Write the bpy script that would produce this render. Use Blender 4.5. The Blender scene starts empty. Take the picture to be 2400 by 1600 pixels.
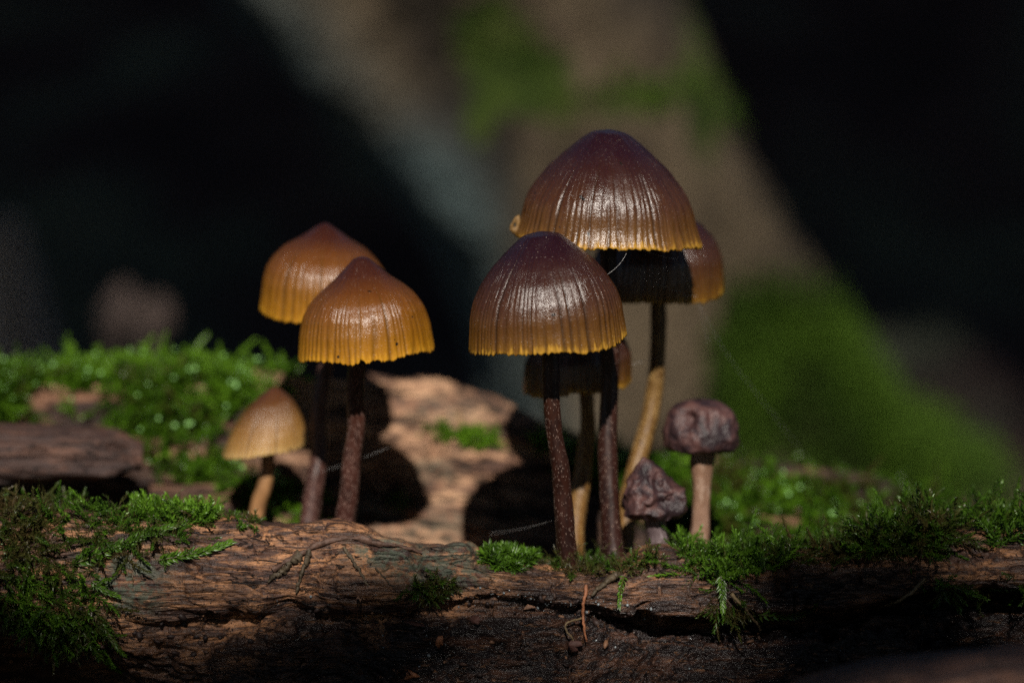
# Woodland macro: bell-capped mushrooms on a rotten mossy log.  All lengths below are in cm; S turns them into metres.
import bpy, math, random
import numpy as np

S = 0.01
scene = bpy.context.scene
COL = scene.collection
rng = np.random.default_rng(7)
random.seed(7)

# ------------------------------------------------------------------ camera
PITCH, DIST, LENS, SENSOR = math.radians(9.0), 33.0, 100.0, 36.0
CP, SP = math.cos(PITCH), math.sin(PITCH)
CAM = np.array([0.0, -DIST * CP, DIST * SP])
FWD, RIGHT, UP = np.array([0, CP, -SP]), np.array([1.0, 0, 0]), np.array([0, SP, CP])
KPX = SENSOR / LENS / 2400.0

cam = bpy.data.cameras.new("camera")
cam.lens, cam.sensor_width = LENS, SENSOR
cam.clip_start, cam.clip_end = 0.01, 200.0
cam.dof.use_dof = True
cam.dof.focus_distance = (DIST - 0.35) * S
cam.dof.aperture_fstop = 10.5
cam.dof.aperture_blades = 7
cam_o = bpy.data.objects.new("camera", cam)
COL.objects.link(cam_o)
cam_o.location = CAM * S
cam_o.rotation_euler = (math.pi / 2 - PITCH, 0, 0)
scene.camera = cam_o

# ------------------------------------------------------------------ sky and sun
SUN_EL, SUN_AZ = math.radians(40.0), math.radians(2.5)      # azimuth: to the right of straight behind the camera
TO_SUN = np.array([math.sin(SUN_AZ) * math.cos(SUN_EL), -math.cos(SUN_AZ) * math.cos(SUN_EL), math.sin(SUN_EL)])
world = bpy.data.worlds.new("World")
scene.world = world
world.use_nodes = True
wn = world.node_tree
sky = wn.nodes.new("ShaderNodeTexSky")
sky.sky_type = 'NISHITA'
sky.sun_disc = False
sky.sun_elevation = SUN_EL
sky.sun_rotation = math.pi - SUN_AZ
bg = wn.nodes["Background"]
bg.inputs["Strength"].default_value = 0.05
wn.links.new(sky.outputs["Color"], bg.inputs["Color"])

sun = bpy.data.lights.new("sun", 'SUN')
sun.energy, sun.angle, sun.color = 5.0, math.radians(0.65), (1.0, 0.93, 0.84)
sun_o = bpy.data.objects.new("sun", sun)
COL.objects.link(sun_o)
sun_o.location = TO_SUN * 5
from mathutils import Vector, Matrix
sun_o.rotation_euler = Vector(TO_SUN).to_track_quat('Z', 'Y').to_euler()

scene.view_settings.view_transform = 'Standard'
scene.view_settings.look = 'None'
scene.view_settings.exposure = 0.4
scene.view_settings.gamma = 1.0
scene.view_settings.use_curve_mapping = False
scene.cycles.use_denoising = False
scene.cycles.use_adaptive_sampling = False
scene.cycles.sample_clamp_indirect = 3.0
scene.cycles.sample_clamp_direct = 12.0
scene.cycles.max_bounces = 6
scene.cycles.transparent_max_bounces = 4
scene.cycles.caustics_reflective = False
scene.cycles.caustics_refractive = False

# ------------------------------------------------------------------ picture <-> place
def P(px, py, Y):
    """point at depth plane y=Y that is seen at photo pixel (px,py)"""
    r = FWD + (px - 1200) * KPX * RIGHT + (800 - py) * KPX * UP
    return CAM + r * ((Y - CAM[1]) / r[1])

def proj(p):
    d = np.asarray(p) - CAM
    z = d @ FWD
    return 1200 + (d @ RIGHT) / z / KPX, 800 - (d @ UP) / z / KPX, z

# ------------------------------------------------------------------ noise
def _hash(ix, iy, iz, seed):
    n = (ix.astype(np.int64) * 374761393 + iy.astype(np.int64) * 668265263 + iz.astype(np.int64) * 1274126177 + seed * 974634777) & 0xFFFFFFFF
    n = ((n ^ (n >> 13)) * 1274126177) & 0xFFFFFFFF
    n = ((n ^ (n >> 16)) * 2246822519) & 0xFFFFFFFF
    return ((n ^ (n >> 15)) & 0xFFFFFF) / float(0x7FFFFF) - 1.0

def vn(x, y=None, z=None, seed=0):
    x = np.asarray(x, float)
    y = np.zeros_like(x) if y is None else np.broadcast_to(np.asarray(y, float), x.shape)
    z = np.zeros_like(x) if z is None else np.broadcast_to(np.asarray(z, float), x.shape)
    ix, iy, iz = np.floor(x), np.floor(y), np.floor(z)
    fx, fy, fz = x - ix, y - iy, z - iz
    fx, fy, fz = (f * f * f * (f * (f * 6 - 15) + 10) for f in (fx, fy, fz))
    out = 0
    for a in (0, 1):
        for b in (0, 1):
            for c in (0, 1):
                w = (fx if a else 1 - fx) * (fy if b else 1 - fy) * (fz if c else 1 - fz)
                out = out + w * _hash(ix + a, iy + b, iz + c, seed)
    return out

def fbm(x, y=None, z=None, oct=4, seed=0, gain=0.5):
    t, a, f = 0, 1.0, 1.0
    for k in range(oct):
        t = t + a * vn(np.asarray(x) * f, None if y is None else np.asarray(y) * f, None if z is None else np.asarray(z) * f, seed + k * 17)
        a *= gain
        f *= 2.03
    return t

def sstep(a, b, x):
    t = np.clip((x - a) / (b - a), 0, 1)
    return t * t * (3 - 2 * t)

# ------------------------------------------------------------------ meshes and objects
def make_mesh(name, verts, faces, uv=None, attrs=None, smooth=True):
    """verts in cm; faces: (M,k) array or list of such arrays"""
    verts = np.asarray(verts, np.float32).reshape(-1, 3) * S
    if isinstance(faces, np.ndarray):
        faces = [faces]
    me = bpy.data.meshes.new(name)
    loops = np.concatenate([f.reshape(-1) for f in faces]).astype(np.int32)
    counts = np.concatenate([np.full(len(f), f.shape[1], np.int32) for f in faces])
    starts = np.concatenate([[0], np.cumsum(counts)[:-1]]).astype(np.int32)
    me.vertices.add(len(verts))
    me.vertices.foreach_set("co", verts.ravel())
    me.loops.add(len(loops))
    me.loops.foreach_set("vertex_index", loops)
    me.polygons.add(len(counts))
    me.polygons.foreach_set("loop_start", starts)
    me.polygons.foreach_set("loop_total", counts)
    if smooth:
        me.polygons.foreach_set("use_smooth", np.ones(len(counts), bool))
    if uv is not None:
        l = me.uv_layers.new(name="UVMap")
        l.data.foreach_set("uv", np.asarray(uv, np.float32).reshape(-1, 2)[loops].ravel())
    for k, v in (attrs or {}).items():
        a = me.attributes.new(k, 'FLOAT', 'POINT')
        a.data.foreach_set("value", np.asarray(v, np.float32).ravel())
    me.update()
    me.validate()
    return me

def obj(name, me, mat=None, parent=None, label=None, cat=None, group=None, kind=None):
    o = bpy.data.objects.new(name, me)
    COL.objects.link(o)
    if mat is not None and me is not None and not me.materials:
        me.materials.append(mat)
    if parent is not None:
        o.parent = parent
        o.matrix_parent_inverse = Matrix.Translation(parent.location).inverted()
    for k, v in (("label", label), ("category", cat), ("group", group), ("kind", kind)):
        if v:
            o[k] = v
    return o

def empty(name, loc, label, cat, group=None):
    o = obj(name, None, None, None, label, cat, group)
    o.location = np.asarray(loc) * S
    o.empty_display_size = 0.01
    return o

def grid_faces(nu, nv, wu=False, wv=False, flip=False):
    iu = np.arange(nu if wu else nu - 1)
    iv = np.arange(nv if wv else nv - 1)
    a, b = np.meshgrid(iu, iv, indexing='ij')
    a2, b2 = (a + 1) % nu, (b + 1) % nv
    f = np.stack([a * nv + b, a2 * nv + b, a2 * nv + b2, a * nv + b2], -1).reshape(-1, 4)
    return f[:, ::-1] if flip else f

def grid_normals(G):
    du = np.gradient(G, axis=0)
    dv = np.gradient(G, axis=1)
    n = np.cross(du, dv)
    return n / (np.linalg.norm(n, axis=-1, keepdims=True) + 1e-12)

def smooth_path(pts, n):
    pts = np.asarray(pts, float)
    d = np.concatenate([[0], np.cumsum(np.linalg.norm(np.diff(pts, axis=0), axis=1))])
    t = np.linspace(0, d[-1], n)
    out = np.stack([np.interp(t, d, pts[:, k]) for k in range(3)], -1)
    w = max(1, n // (len(pts) * 2))
    for _ in range(3):
        pad = np.concatenate([2 * out[:1] - out[1:w + 1][::-1], out, 2 * out[-1:] - out[-w - 1:-1][::-1]])
        ker = np.ones(2 * w + 1) / (2 * w + 1)
        out = np.stack([np.convolve(pad[:, k], ker, 'valid') for k in range(3)], -1)
    return out

def tube(path, rad, ns=10, rough=0.0, seed=0, cap=True):
    """swept tube; rad scalar/array; returns verts, faces, uv(angle, length cm)"""
    path = np.asarray(path, float)
    n = len(path)
    rad = np.broadcast_to(np.asarray(rad, float), (n,))
    T = np.gradient(path, axis=0)
    T /= np.linalg.norm(T, axis=1, keepdims=True) + 1e-12
    ref = np.array([0.13, 1.0, 0.07])
    if abs(T[0] @ ref) > 0.9:
        ref = np.array([1.0, 0.1, 0.0])
    A = np.cross(T, ref)
    A /= np.linalg.norm(A, axis=1, keepdims=True)
    B = np.cross(T, A)
    th = np.linspace(0, 2 * np.pi, ns, endpoint=False)
    L = np.concatenate([[0], np.cumsum(np.linalg.norm(np.diff(path, axis=0), axis=1))])
    R = rad[:, None] * np.ones(ns)[None]
    if rough:
        r0 = float(rad.mean())
        R = R * (1 + rough * fbm(np.cos(th)[None] * 1.5 + 0 * R, np.sin(th)[None] * 1.5 + 0 * R, L[:, None] / r0 * 0.35 + 0 * R, 4, seed))
    V = path[:, None] + R[..., None] * (np.cos(th)[None, :, None] * A[:, None] + np.sin(th)[None, :, None] * B[:, None])
    uv = np.stack([np.broadcast_to(th[None] / 2 / np.pi, R.shape), np.broadcast_to(L[:, None], R.shape)], -1)
    F = [grid_faces(n, ns, False, True, flip=True)]
    V = V.reshape(-1, 3)
    uv = uv.reshape(-1, 2)
    if cap:
        i0, i1 = len(V), len(V) + 1
        V = np.concatenate([V, path[:1], path[-1:]])
        uv = np.concatenate([uv, uv[:1], uv[-1:]])
        k = np.arange(ns)
        F.append(np.stack([np.full(ns, i0), k, (k + 1) % ns], -1))
        F.append(np.stack([np.full(ns, i1), (n - 1) * ns + (k + 1) % ns, (n - 1) * ns + k], -1))
    return V, F, uv

# ------------------------------------------------------------------ materials
class NT:
    def __init__(self, name):
        self.mat = bpy.data.materials.new(name)
        self.mat.use_nodes = True
        self.t = self.mat.node_tree
        self.b = self.t.nodes["Principled BSDF"]
        self.out = self.t.nodes["Material Output"]
    def n(self, typ, **kw):
        x = self.t.nodes.new(typ)
        for k, v in kw.items():
            setattr(x, k, v)
        return x
    def set(self, sock, v):
        if isinstance(v, bpy.types.NodeSocket):
            self.t.links.new(v, sock)
        elif v is not None:
            sock.default_value = v
    def coord(self, scale, kind="Object"):
        c = self.n("ShaderNodeTexCoord")
        m = self.n("ShaderNodeMapping")
        m.inputs["Scale"].default_value = scale
        self.t.links.new(c.outputs[kind], m.inputs["Vector"])
        return m.outputs["Vector"]
    def noise(self, vec, scale=1.0, detail=4.0, rough=0.55, dist=0.0):
        x = self.n("ShaderNodeTexNoise")
        self.set(x.inputs["Vector"], vec)
        x.inputs["Scale"].default_value = scale
        x.inputs["Detail"].default_value = detail
        x.inputs["Roughness"].default_value = rough
        x.inputs["Distortion"].default_value = dist
        return x.outputs["Fac"]
    def voro(self, vec, scale=1.0, feature='F1', rnd=1.0):
        x = self.n("ShaderNodeTexVoronoi", feature=feature)
        self.set(x.inputs["Vector"], vec)
        x.inputs["Scale"].default_value = scale
        x.inputs["Randomness"].default_value = rnd
        return x.outputs["Distance"]
    def attr(self, name):
        x = self.n("ShaderNodeAttribute", attribute_name=name)
        return x.outputs["Fac"]
    def ramp(self, fac, stops, interp='LINEAR'):
        x = self.n("ShaderNodeValToRGB")
        cr = x.color_ramp
        cr.interpolation = interp
        while len(cr.elements) < len(stops):
            cr.elements.new(0.5)
        for e, (p, c) in zip(cr.elements, stops):
            e.position = p
            e.color = (*c, 1) if len(c) == 3 else c
        self.set(x.inputs["Fac"], fac)
        return x.outputs["Color"]
    def mix(self, fac, a, b, mode='MIX'):
        x = self.n("ShaderNodeMix", data_type='RGBA', blend_type=mode)
        self.set(x.inputs[0], fac)
        for s, v in ((x.inputs[6], a), (x.inputs[7], b)):
            self.set(s, (*v, 1) if isinstance(v, tuple) and len(v) == 3 else v)
        return x.outputs[2]
    def math(self, op, a, b=0.0, clamp=False):
        x = self.n("ShaderNodeMath", operation=op, use_clamp=clamp)
        self.set(x.inputs[0], a)
        self.set(x.inputs[1], b)
        return x.outputs[0]
    def band(self, v, lo, hi):
        x = self.n("ShaderNodeMapRange", interpolation_type='SMOOTHSTEP')
        self.set(x.inputs[0], v)
        x.inputs[1].default_value, x.inputs[2].default_value = lo, hi
        return x.outputs[0]
    def bump(self, h, dist, strength=1.0, prev=None):
        x = self.n("ShaderNodeBump")
        self.set(x.inputs["Height"], h)
        x.inputs["Distance"].default_value = dist * S
        x.inputs["Strength"].default_value = strength
        if prev is not None:
            self.t.links.new(prev, x.inputs["Normal"])
        return x.outputs["Normal"]
    def done(self, color=None, rough=None, normal=None, spec=None, sss=0.0, sss_r=None, **kw):
        b = self.b
        self.set(b.inputs["Base Color"], (*color, 1) if isinstance(color, tuple) and len(color) == 3 else color)
        self.set(b.inputs["Roughness"], rough)
        if normal is not None:
            self.t.links.new(normal, b.inputs["Normal"])
        if spec is not None:
            b.inputs["Specular IOR Level"].default_value = spec
        if sss:
            b.inputs["Subsurface Weight"].default_value = sss
            b.inputs["Subsurface Radius"].default_value = sss_r or (1.0, 0.45, 0.15)
            b.inputs["Subsurface Scale"].default_value = 0.08 * S
        for k, v in kw.items():
            self.set(b.inputs[k.replace("_", " ")], v)
        return self.mat

CM = 100.0          # object coordinates are metres: x100 makes texture space centimetres

def wood_material(name, light, mid, dark, rot_col, gloss=0.55, gs=1.0, stops=(0.30, 0.44, 0.60, 0.74), lichen_col=(0.060, 0.075, 0.052), spec=0.4, bump=0.06):
    m = NT(name)
    g = m.coord((0.55 * CM, 3.2 * CM, 4.2 * CM))
    fine = m.coord((2.2 * CM, 14 * CM, 20 * CM))
    iso = m.coord((CM, CM, CM))
    n1 = m.noise(g, 1.6 * gs, 6, 0.62, 0.5)
    n2 = m.noise(fine, 1.0, 4, 0.6, 0.3)
    n3 = m.noise(iso, 2.2, 5, 0.6)
    spk = m.noise(iso, 26, 3, 0.7)
    crumb = m.noise(iso, 11, 4, 0.65)
    # thin dirt-filled splits: where a stretched noise passes through its mean
    ln = m.math('ABSOLUTE', m.math('SUBTRACT', m.noise(m.coord((0.45 * CM, 3.0 * CM, 3.6 * CM)), 1.9 * gs, 4, 0.5, 0.8), 0.5))
    crack = m.math('MULTIPLY', m.math('SUBTRACT', 1.0, m.band(ln, 0.004, 0.024 / gs)), m.band(n3, 0.40, 0.58))
    base = m.ramp(n1, [(stops[0], dark), (stops[1], mid), (stops[2], light), (stops[3], mid)])
    base = m.mix(m.math('MULTIPLY', m.band(n2, 0.46, 0.62), 0.85), base, dark)
    base = m.mix(m.math('MULTIPLY', m.band(n3, 0.50, 0.64), 0.7), base, tuple(0.6 * c for c in mid))
    base = m.mix(m.math('MULTIPLY', m.band(spk, 0.54, 0.64), 0.75), base, tuple(c * 0.35 for c in dark))
    base = m.mix(crack, base, tuple(c * 0.3 for c in dark))
    rot_shade = m.attr("rot_shade")
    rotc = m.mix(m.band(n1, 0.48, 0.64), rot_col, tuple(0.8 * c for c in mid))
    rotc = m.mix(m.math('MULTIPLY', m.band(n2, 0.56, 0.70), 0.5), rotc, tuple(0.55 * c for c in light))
    base = m.mix(rot_shade, base, rotc)
    lich = m.math('MULTIPLY', m.attr("lichen"), m.band(m.noise(iso, 9, 4, 0.65), 0.40, 0.56))
    base = m.mix(m.math('MULTIPLY', lich, 0.8), base, lichen_col)
    h = m.math('ADD', m.math('MULTIPLY', n1, 0.9), m.math('MULTIPLY', n2, 0.7))
    h = m.math('ADD', h, m.math('MULTIPLY', spk, 0.18))
    h = m.math('ADD', h, m.math('MULTIPLY', crumb, m.math('ADD', 0.25, m.math('MULTIPLY', rot_shade, 0.6))))
    h = m.math('SUBTRACT', h, m.math('MULTIPLY', crack, 0.9))
    nb = m.bump(h, bump, 1.0)
    r = m.math('ADD', m.math('MULTIPLY', rot_shade, -0.22), m.math('ADD', gloss, m.math('MULTIPLY', n3, 0.2)))
    return m.done(base, r, nb, spec)

MAT = {}
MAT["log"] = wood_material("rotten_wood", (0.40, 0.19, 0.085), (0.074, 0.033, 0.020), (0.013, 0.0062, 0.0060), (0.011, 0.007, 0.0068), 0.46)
MAT["rear"] = wood_material("bleached_wood", (0.54, 0.32, 0.185), (0.27, 0.135, 0.080), (0.042, 0.022, 0.017), (0.03, 0.018, 0.015), 0.62, 0.5, (0.38, 0.47, 0.58, 0.72), (0.13, 0.14, 0.10), 0.3, 0.09)
MAT["slab"] = wood_material("brown_wood", (0.13, 0.058, 0.034), (0.060, 0.027, 0.018), (0.035, 0.020, 0.018), (0.014, 0.009, 0.009), 0.6)

def moss_material(name, a, b, brown, gloss=0.38, trans=0.35):
    m = NT(name)
    t = m.attr("tint")
    col = m.ramp(t, [(0.0, brown), (0.28, tuple(0.5 * x + 0.5 * y for x, y in zip(brown, a))), (0.45, a), (1.0, b)])
    iso = m.coord((CM, CM, CM))
    col = m.mix(m.math('MULTIPLY', m.band(m.noise(iso, 3.5, 3), 0.45, 0.7), 0.5), col, tuple(0.45 * x for x in a))
    m.done(col, gloss, None, 0.6)
    tr = m.n("ShaderNodeBsdfTranslucent")
    m.t.links.new(col, tr.inputs["Color"])
    mx = m.n("ShaderNodeMixShader")
    mx.inputs[0].default_value = trans
    m.t.links.new(m.b.outputs[0], mx.inputs[1])
    m.t.links.new(tr.outputs[0], mx.inputs[2])
    m.t.links.new(mx.outputs[0], m.out.inputs["Surface"])
    return m.mat

MAT["moss"] = moss_material("moss_leaf", (0.040, 0.100, 0.006), (0.13, 0.27, 0.018), (0.085, 0.055, 0.020), 0.42)
MAT["moss_rear"] = moss_material("moss_leaf_blunt", (0.050, 0.130, 0.006), (0.17, 0.34, 0.02), (0.09, 0.065, 0.02), 0.36)

MAT["moss_trunk"] = moss_material("trunk_moss_leaf", (0.060, 0.130, 0.007), (0.20, 0.37, 0.022), (0.09, 0.075, 0.025), 0.85)

def plain(name, col, var=0.4, scale=6.0, rough=0.7, bump=0.02, spec=0.3, stretch=(1, 1, 1)):
    m = NT(name)
    v = m.coord(tuple(CM * s for s in stretch))
    n = m.noise(v, scale, 5, 0.6)
    c = m.ramp(n, [(0.3, tuple(x * (1 - var) for x in col)), (0.7, tuple(min(1, x * (1 + var)) for x in col))])
    return m.done(c, rough, m.bump(n, bump), spec)

# ------------------------------------------------------------------ ground
def ground_z(x, y):
    x, y = np.asarray(x, float), np.asarray(y, float)
    bank = 95 * sstep(38, 230, y) + 150 * sstep(200, 900, y)
    z = -9.5 + bank + 0.8 * fbm(x * 0.09, y * 0.09, None, 4, 3) + 6 * sstep(30, 120, y) * fbm(x * 0.02, y * 0.02, None, 3, 9)
    return z

def build_ground():
    t = np.linspace(-1, 1, 221)
    ax = np.sign(t) * (np.abs(t) * 60 + np.abs(t) ** 4 * 1500)
    X, Y = np.meshgrid(ax, ax + 20, indexing='ij')
    Z = ground_z(X, Y)
    V = np.stack([X, Y, Z], -1)
    m = NT("leaf_mould")
    iso = m.coord((CM, CM, CM))
    n = m.noise(iso, 0.11, 4, 0.55)
    n2 = m.noise(iso, 0.9, 5, 0.65)
    c = m.ramp(n, [(0.36, (0.016, 0.009, 0.009)), (0.48, (0.040, 0.024, 0.022)), (0.56, (0.040, 0.042, 0.030)), (0.68, (0.085, 0.095, 0.060))])
    c = m.mix(m.band(n2, 0.55, 0.7), c, (0.045, 0.027, 0.022))
    mat = m.done(c, 0.9, m.bump(n2, 0.6), 0.15)
    obj("ground", make_mesh("ground", V, grid_faces(221, 221)), mat, label="dark leaf mould forest floor rising to a bank behind", cat="ground", kind="structure")

build_ground()

# ------------------------------------------------------------------ logs
RIDGE = np.array([(-800, 1195), (-300, 1190), (0, 1188), (120, 1192), (250, 1205), (330, 1212), (430, 1215), (500, 1222), (560, 1216), (620, 1238), (700, 1226),
                  (740, 1222), (800, 1226), (850, 1246), (900, 1268), (1000, 1284), (1050, 1281), (1085, 1278), (1110, 1290), (1135, 1304), (1200, 1318), (1300, 1322),
                  (1400, 1328), (1460, 1322), (1500, 1302), (1580, 1300), (1620, 1300), (1700, 1302), (1800, 1292), (1850, 1288), (1950, 1280),
                  (2050, 1262), (2200, 1246), (2400, 1240), (2800, 1240), (3300, 1240)], float)
CREV = np.array([(-800, 1430, .1), (0, 1440, .1), (300, 1490, .12), (600, 1440, .18), (680, 1418, .22), (760, 1440, .38), (860, 1436, .34), (930, 1418, .14), (1000, 1405, .08), (1200, 1400, .08),
                 (1330, 1425, .16), (1450, 1450, .42), (1600, 1460, .9), (1800, 1458, 1.0), (2000, 1440, 1.0), (2120, 1412, 1.1), (2250, 1392, 1.5), (2400, 1388, 1.6), (3300, 1390, 1.4)], float)

def build_front_log():
    nu, nv = 900, 330
    px = np.linspace(-700, 3100, nu)
    x = (px - 1200) * KPX * DIST
    rp = np.interp(px, RIDGE[:, 0], RIDGE[:, 1])
    rp = np.convolve(np.pad(rp, 4, mode='edge'), np.ones(9) / 9, 'valid')
    zr = np.array([P(a, b, -0.15)[2] for a, b in zip(px, rp)])
    cp_ = np.interp(px, CREV[:, 0], CREV[:, 1])
    cd = np.interp(px, CREV[:, 0], CREV[:, 2])
    hb = np.array([P(a, b, -0.75)[2] for a, b in zip(px, cp_)]) - zr          # (negative) height of crevice below ridge
    left = sstep(620, 80, px)                                                # undercut end
    # control points (Y, dz)
    Z0 = np.zeros(nu)
    ctrl = [(6.5 + Z0, -3.2 + Z0), (3.6 + Z0, -1.35 + Z0), (2.2 + Z0, -0.80 + Z0), (1.1 + Z0, -0.42 + Z0), (0.45 + Z0, -0.14 + Z0), (0.05 + Z0, -0.01 + Z0), (-0.22 + Z0, -0.02 + Z0),
            (-0.50 + Z0, 0.28 * hb), (-0.72 + Z0, 0.62 * hb), (-0.70 + Z0, 0.88 * hb), (-0.70 + cd, hb - 0.03), (-0.66 + 0.7 * cd, hb - 0.14),
            (-0.80 + 0.25 * cd + 0.5 * left, hb - 0.32), (-1.05 + 1.6 * left, hb - 0.8), (-1.25 + 3.2 * left, hb - 1.5), (-1.1 + 4.5 * left, hb - 3.2), (0.6 + 5 * left, -7.6 + Z0), (2.0 + 4 * left, -9.0 + Z0)]
    CY = np.stack([c[0] for c in ctrl], 1)
    CZ = np.stack([c[1] for c in ctrl], 1)
    kt = np.array([0, .06, .11, .16, .20, .235, .26, .33, .41, .48, .53, .56, .61, .70, .79, .90, .97, 1.0])
    t = np.linspace(0, 1, nv)
    Yp = np.stack([np.interp(t, kt, CY[i]) for i in range(nu)])
    Zp = np.stack([np.interp(t, kt, CZ[i]) for i in range(nu)])
    def sm(a, k):
        ker = np.ones(2 * k + 1) / (2 * k + 1)
        return np.stack([np.convolve(np.pad(r, k, mode='edge'), ker, 'valid') for r in a])
    Yp, Zp = sm(sm(Yp, 4), 3), sm(sm(Zp, 4), 3)
    G = np.stack([np.broadcast_to(x[:, None], Yp.shape), Yp, zr[:, None] + Zp], -1)
    N = grid_normals(G)
    if N[nu // 2, int(nv * .26)][2] < 0:
        N = -N
    X, Y, Z = G[..., 0], G[..., 1], G[..., 2]
    arc = np.concatenate([np.zeros((nu, 1)), np.cumsum(np.linalg.norm(np.diff(G, axis=1), axis=-1), axis=1)], 1)
    wv_ = arc + 0.22 * fbm(X * 0.55, arc * 0.6, None, 3, 31) + 0.25 * np.sin(X * 0.6)   # grain lines wander
    front = sstep(-0.05, -0.35, Y)
    grain = fbm(X * 0.75, wv_ * 7.0, None, 5, 5)
    lump = fbm(X * 0.8, Y * 0.9, Z * 1.1, 4, 11)
    # long splits along the grain: thin zero-crossings of a stretched noise
    sp = np.abs(vn(X * 0.45, wv_ * 3.0, None, 21))
    split = sstep(0.09, 0.0, sp) * sstep(-0.1, 0.3, vn(X * 0.8, wv_ * 1.2, None, 77))
    # cross-grain checks that break the surface into blocks (stronger to the right)
    chk = np.abs(vn(X * 2.6 + 0.25 * vn(X * 2, wv_ * 3, None, 13), np.floor(wv_ * 2.2) * 3.7, None, 23))
    right = 0.25 + 0.75 * sstep(1000, 1500, px)[:, None]
    check = sstep(0.10, 0.0, chk) * right * sstep(-0.3, 0.3, vn(X * 0.9, wv_ * 1.6, None, 91))
    plate = np.floor(2.5 * (vn(X * 0.7, wv_ * 2.4, None, 41) + 1)) / 2.5 * 0.05          # broken steps
    pit = sstep(0.35, 0.75, fbm(X * 3.2, Y * 3.2, Z * 3.2, 3, 51))
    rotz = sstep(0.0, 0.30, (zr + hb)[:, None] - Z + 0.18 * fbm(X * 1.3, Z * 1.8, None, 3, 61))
    disp = 0.06 * lump + 0.032 * grain - 0.085 * split - 0.075 * check + plate - 0.05 * pit * front
    disp += rotz * (0.10 * fbm(X * 1.6, Y * 1.6, Z * 1.6, 5, 71, 0.6) + 0.04 * fbm(X * 7, Y * 7, Z * 7, 3, 81))
    disp += rotz * (0.07 * fbm(X * 0.45, wv_ * 4.5, None, 4, 85, 0.6) - 0.07 * sstep(0.10, 0.0, np.abs(vn(X * 0.4, wv_ * 2.2, None, 87))))
    disp *= 0.35 + 0.65 * front
    disp += 0.05 * (1 - front) * fbm(X * 2, Y * 2, None, 4, 15)
    # two knobs on the ridge, a raised bulge left of centre
    ppx, ppy, _ = proj(G)
    disp += 0.16 * np.exp(-(((ppx - 800) / 160) ** 2 + ((ppy - 1370) / 55) ** 2))
    disp -= 0.12 * np.exp(-(((ppx - 690) / 40) ** 2 + ((ppy - 1360) / 50) ** 2))
    disp += 0.07 * np.exp(-(((ppx - 1085) / 35) ** 2 + ((ppy - 1290) / 18) ** 2))
    disp += 0.10 * np.exp(-(((ppx - 1545) / 55) ** 2 + ((ppy - 1300) / 20) ** 2))
    disp -= 0.30 * np.exp(-(((ppx - 2300) / 160) ** 2 + ((ppy - 1460) / 45) ** 2))
    G = G + N * disp[..., None]
    ppx, ppy, _ = proj(G)
    rot_shade = rotz * (0.55 + 0.45 * sstep(520, 760, ppx))
    rot_shade = np.clip(rot_shade + 0.35 * sstep(0.25, 0.6, lump) * front, 0, 1)
    rot_shade = np.clip(rot_shade + 0.8 * np.exp(-(((ppx - 850) / 110) ** 2 + ((ppy - 1375) / 40) ** 2)) * front, 0, 1)
    rot_shade = np.clip(rot_shade + 0.45 * sstep(1330, 1420, ppy) * sstep(1000, 1300, ppx) * front, 0, 1)
    rot_shade = np.clip(rot_shade + (0.42 + 0.3 * fbm(X * 1.5, Z * 2, None, 3, 95)) * sstep(1080, 1250, ppx) * front, 0, 1)
    def blob(cx, cy, rx, ry):
        return np.exp(-(((ppx - cx) / rx) ** 2 + ((ppy - cy) / ry) ** 2))
    lich = np.clip(1.7 * (blob(290, 1330, 80, 45) + blob(310, 1400, 60, 35) + blob(900, 1290, 70, 28) + blob(1040, 1345, 90, 28) + blob(1090, 1290, 40, 22) + blob(960, 1315, 60, 25)), 0, 1)
    me = make_mesh("rotting_log", G, grid_faces(nu, nv), attrs={"rot_shade": rot_shade, "lichen": lich})
    obj("rotting_log", me, MAT["log"], label="rotting brown log with cracked ridge that the mushrooms stand behind", cat="log")
    return G, grid_normals(G) * (1 if grid_normals(G)[nu // 2, int(nv * .26)][2] > 0 else -1)

FRONT = build_front_log()

RRIDGE = np.array([(-900, 870), (0, 868), (200, 872), (400, 862), (560, 868), (640, 880), (720, 888), (800, 890), (860, 888), (900, 893), (960, 901), (1020, 913), (1100, 948),
                   (1160, 972), (1220, 1002), (1280, 1035), (1400, 1068), (1500, 1085), (1600, 1098), (1700, 1108), (1900, 1128), (2100, 1160), (2400, 1205), (3400, 1260)], float)

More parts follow.
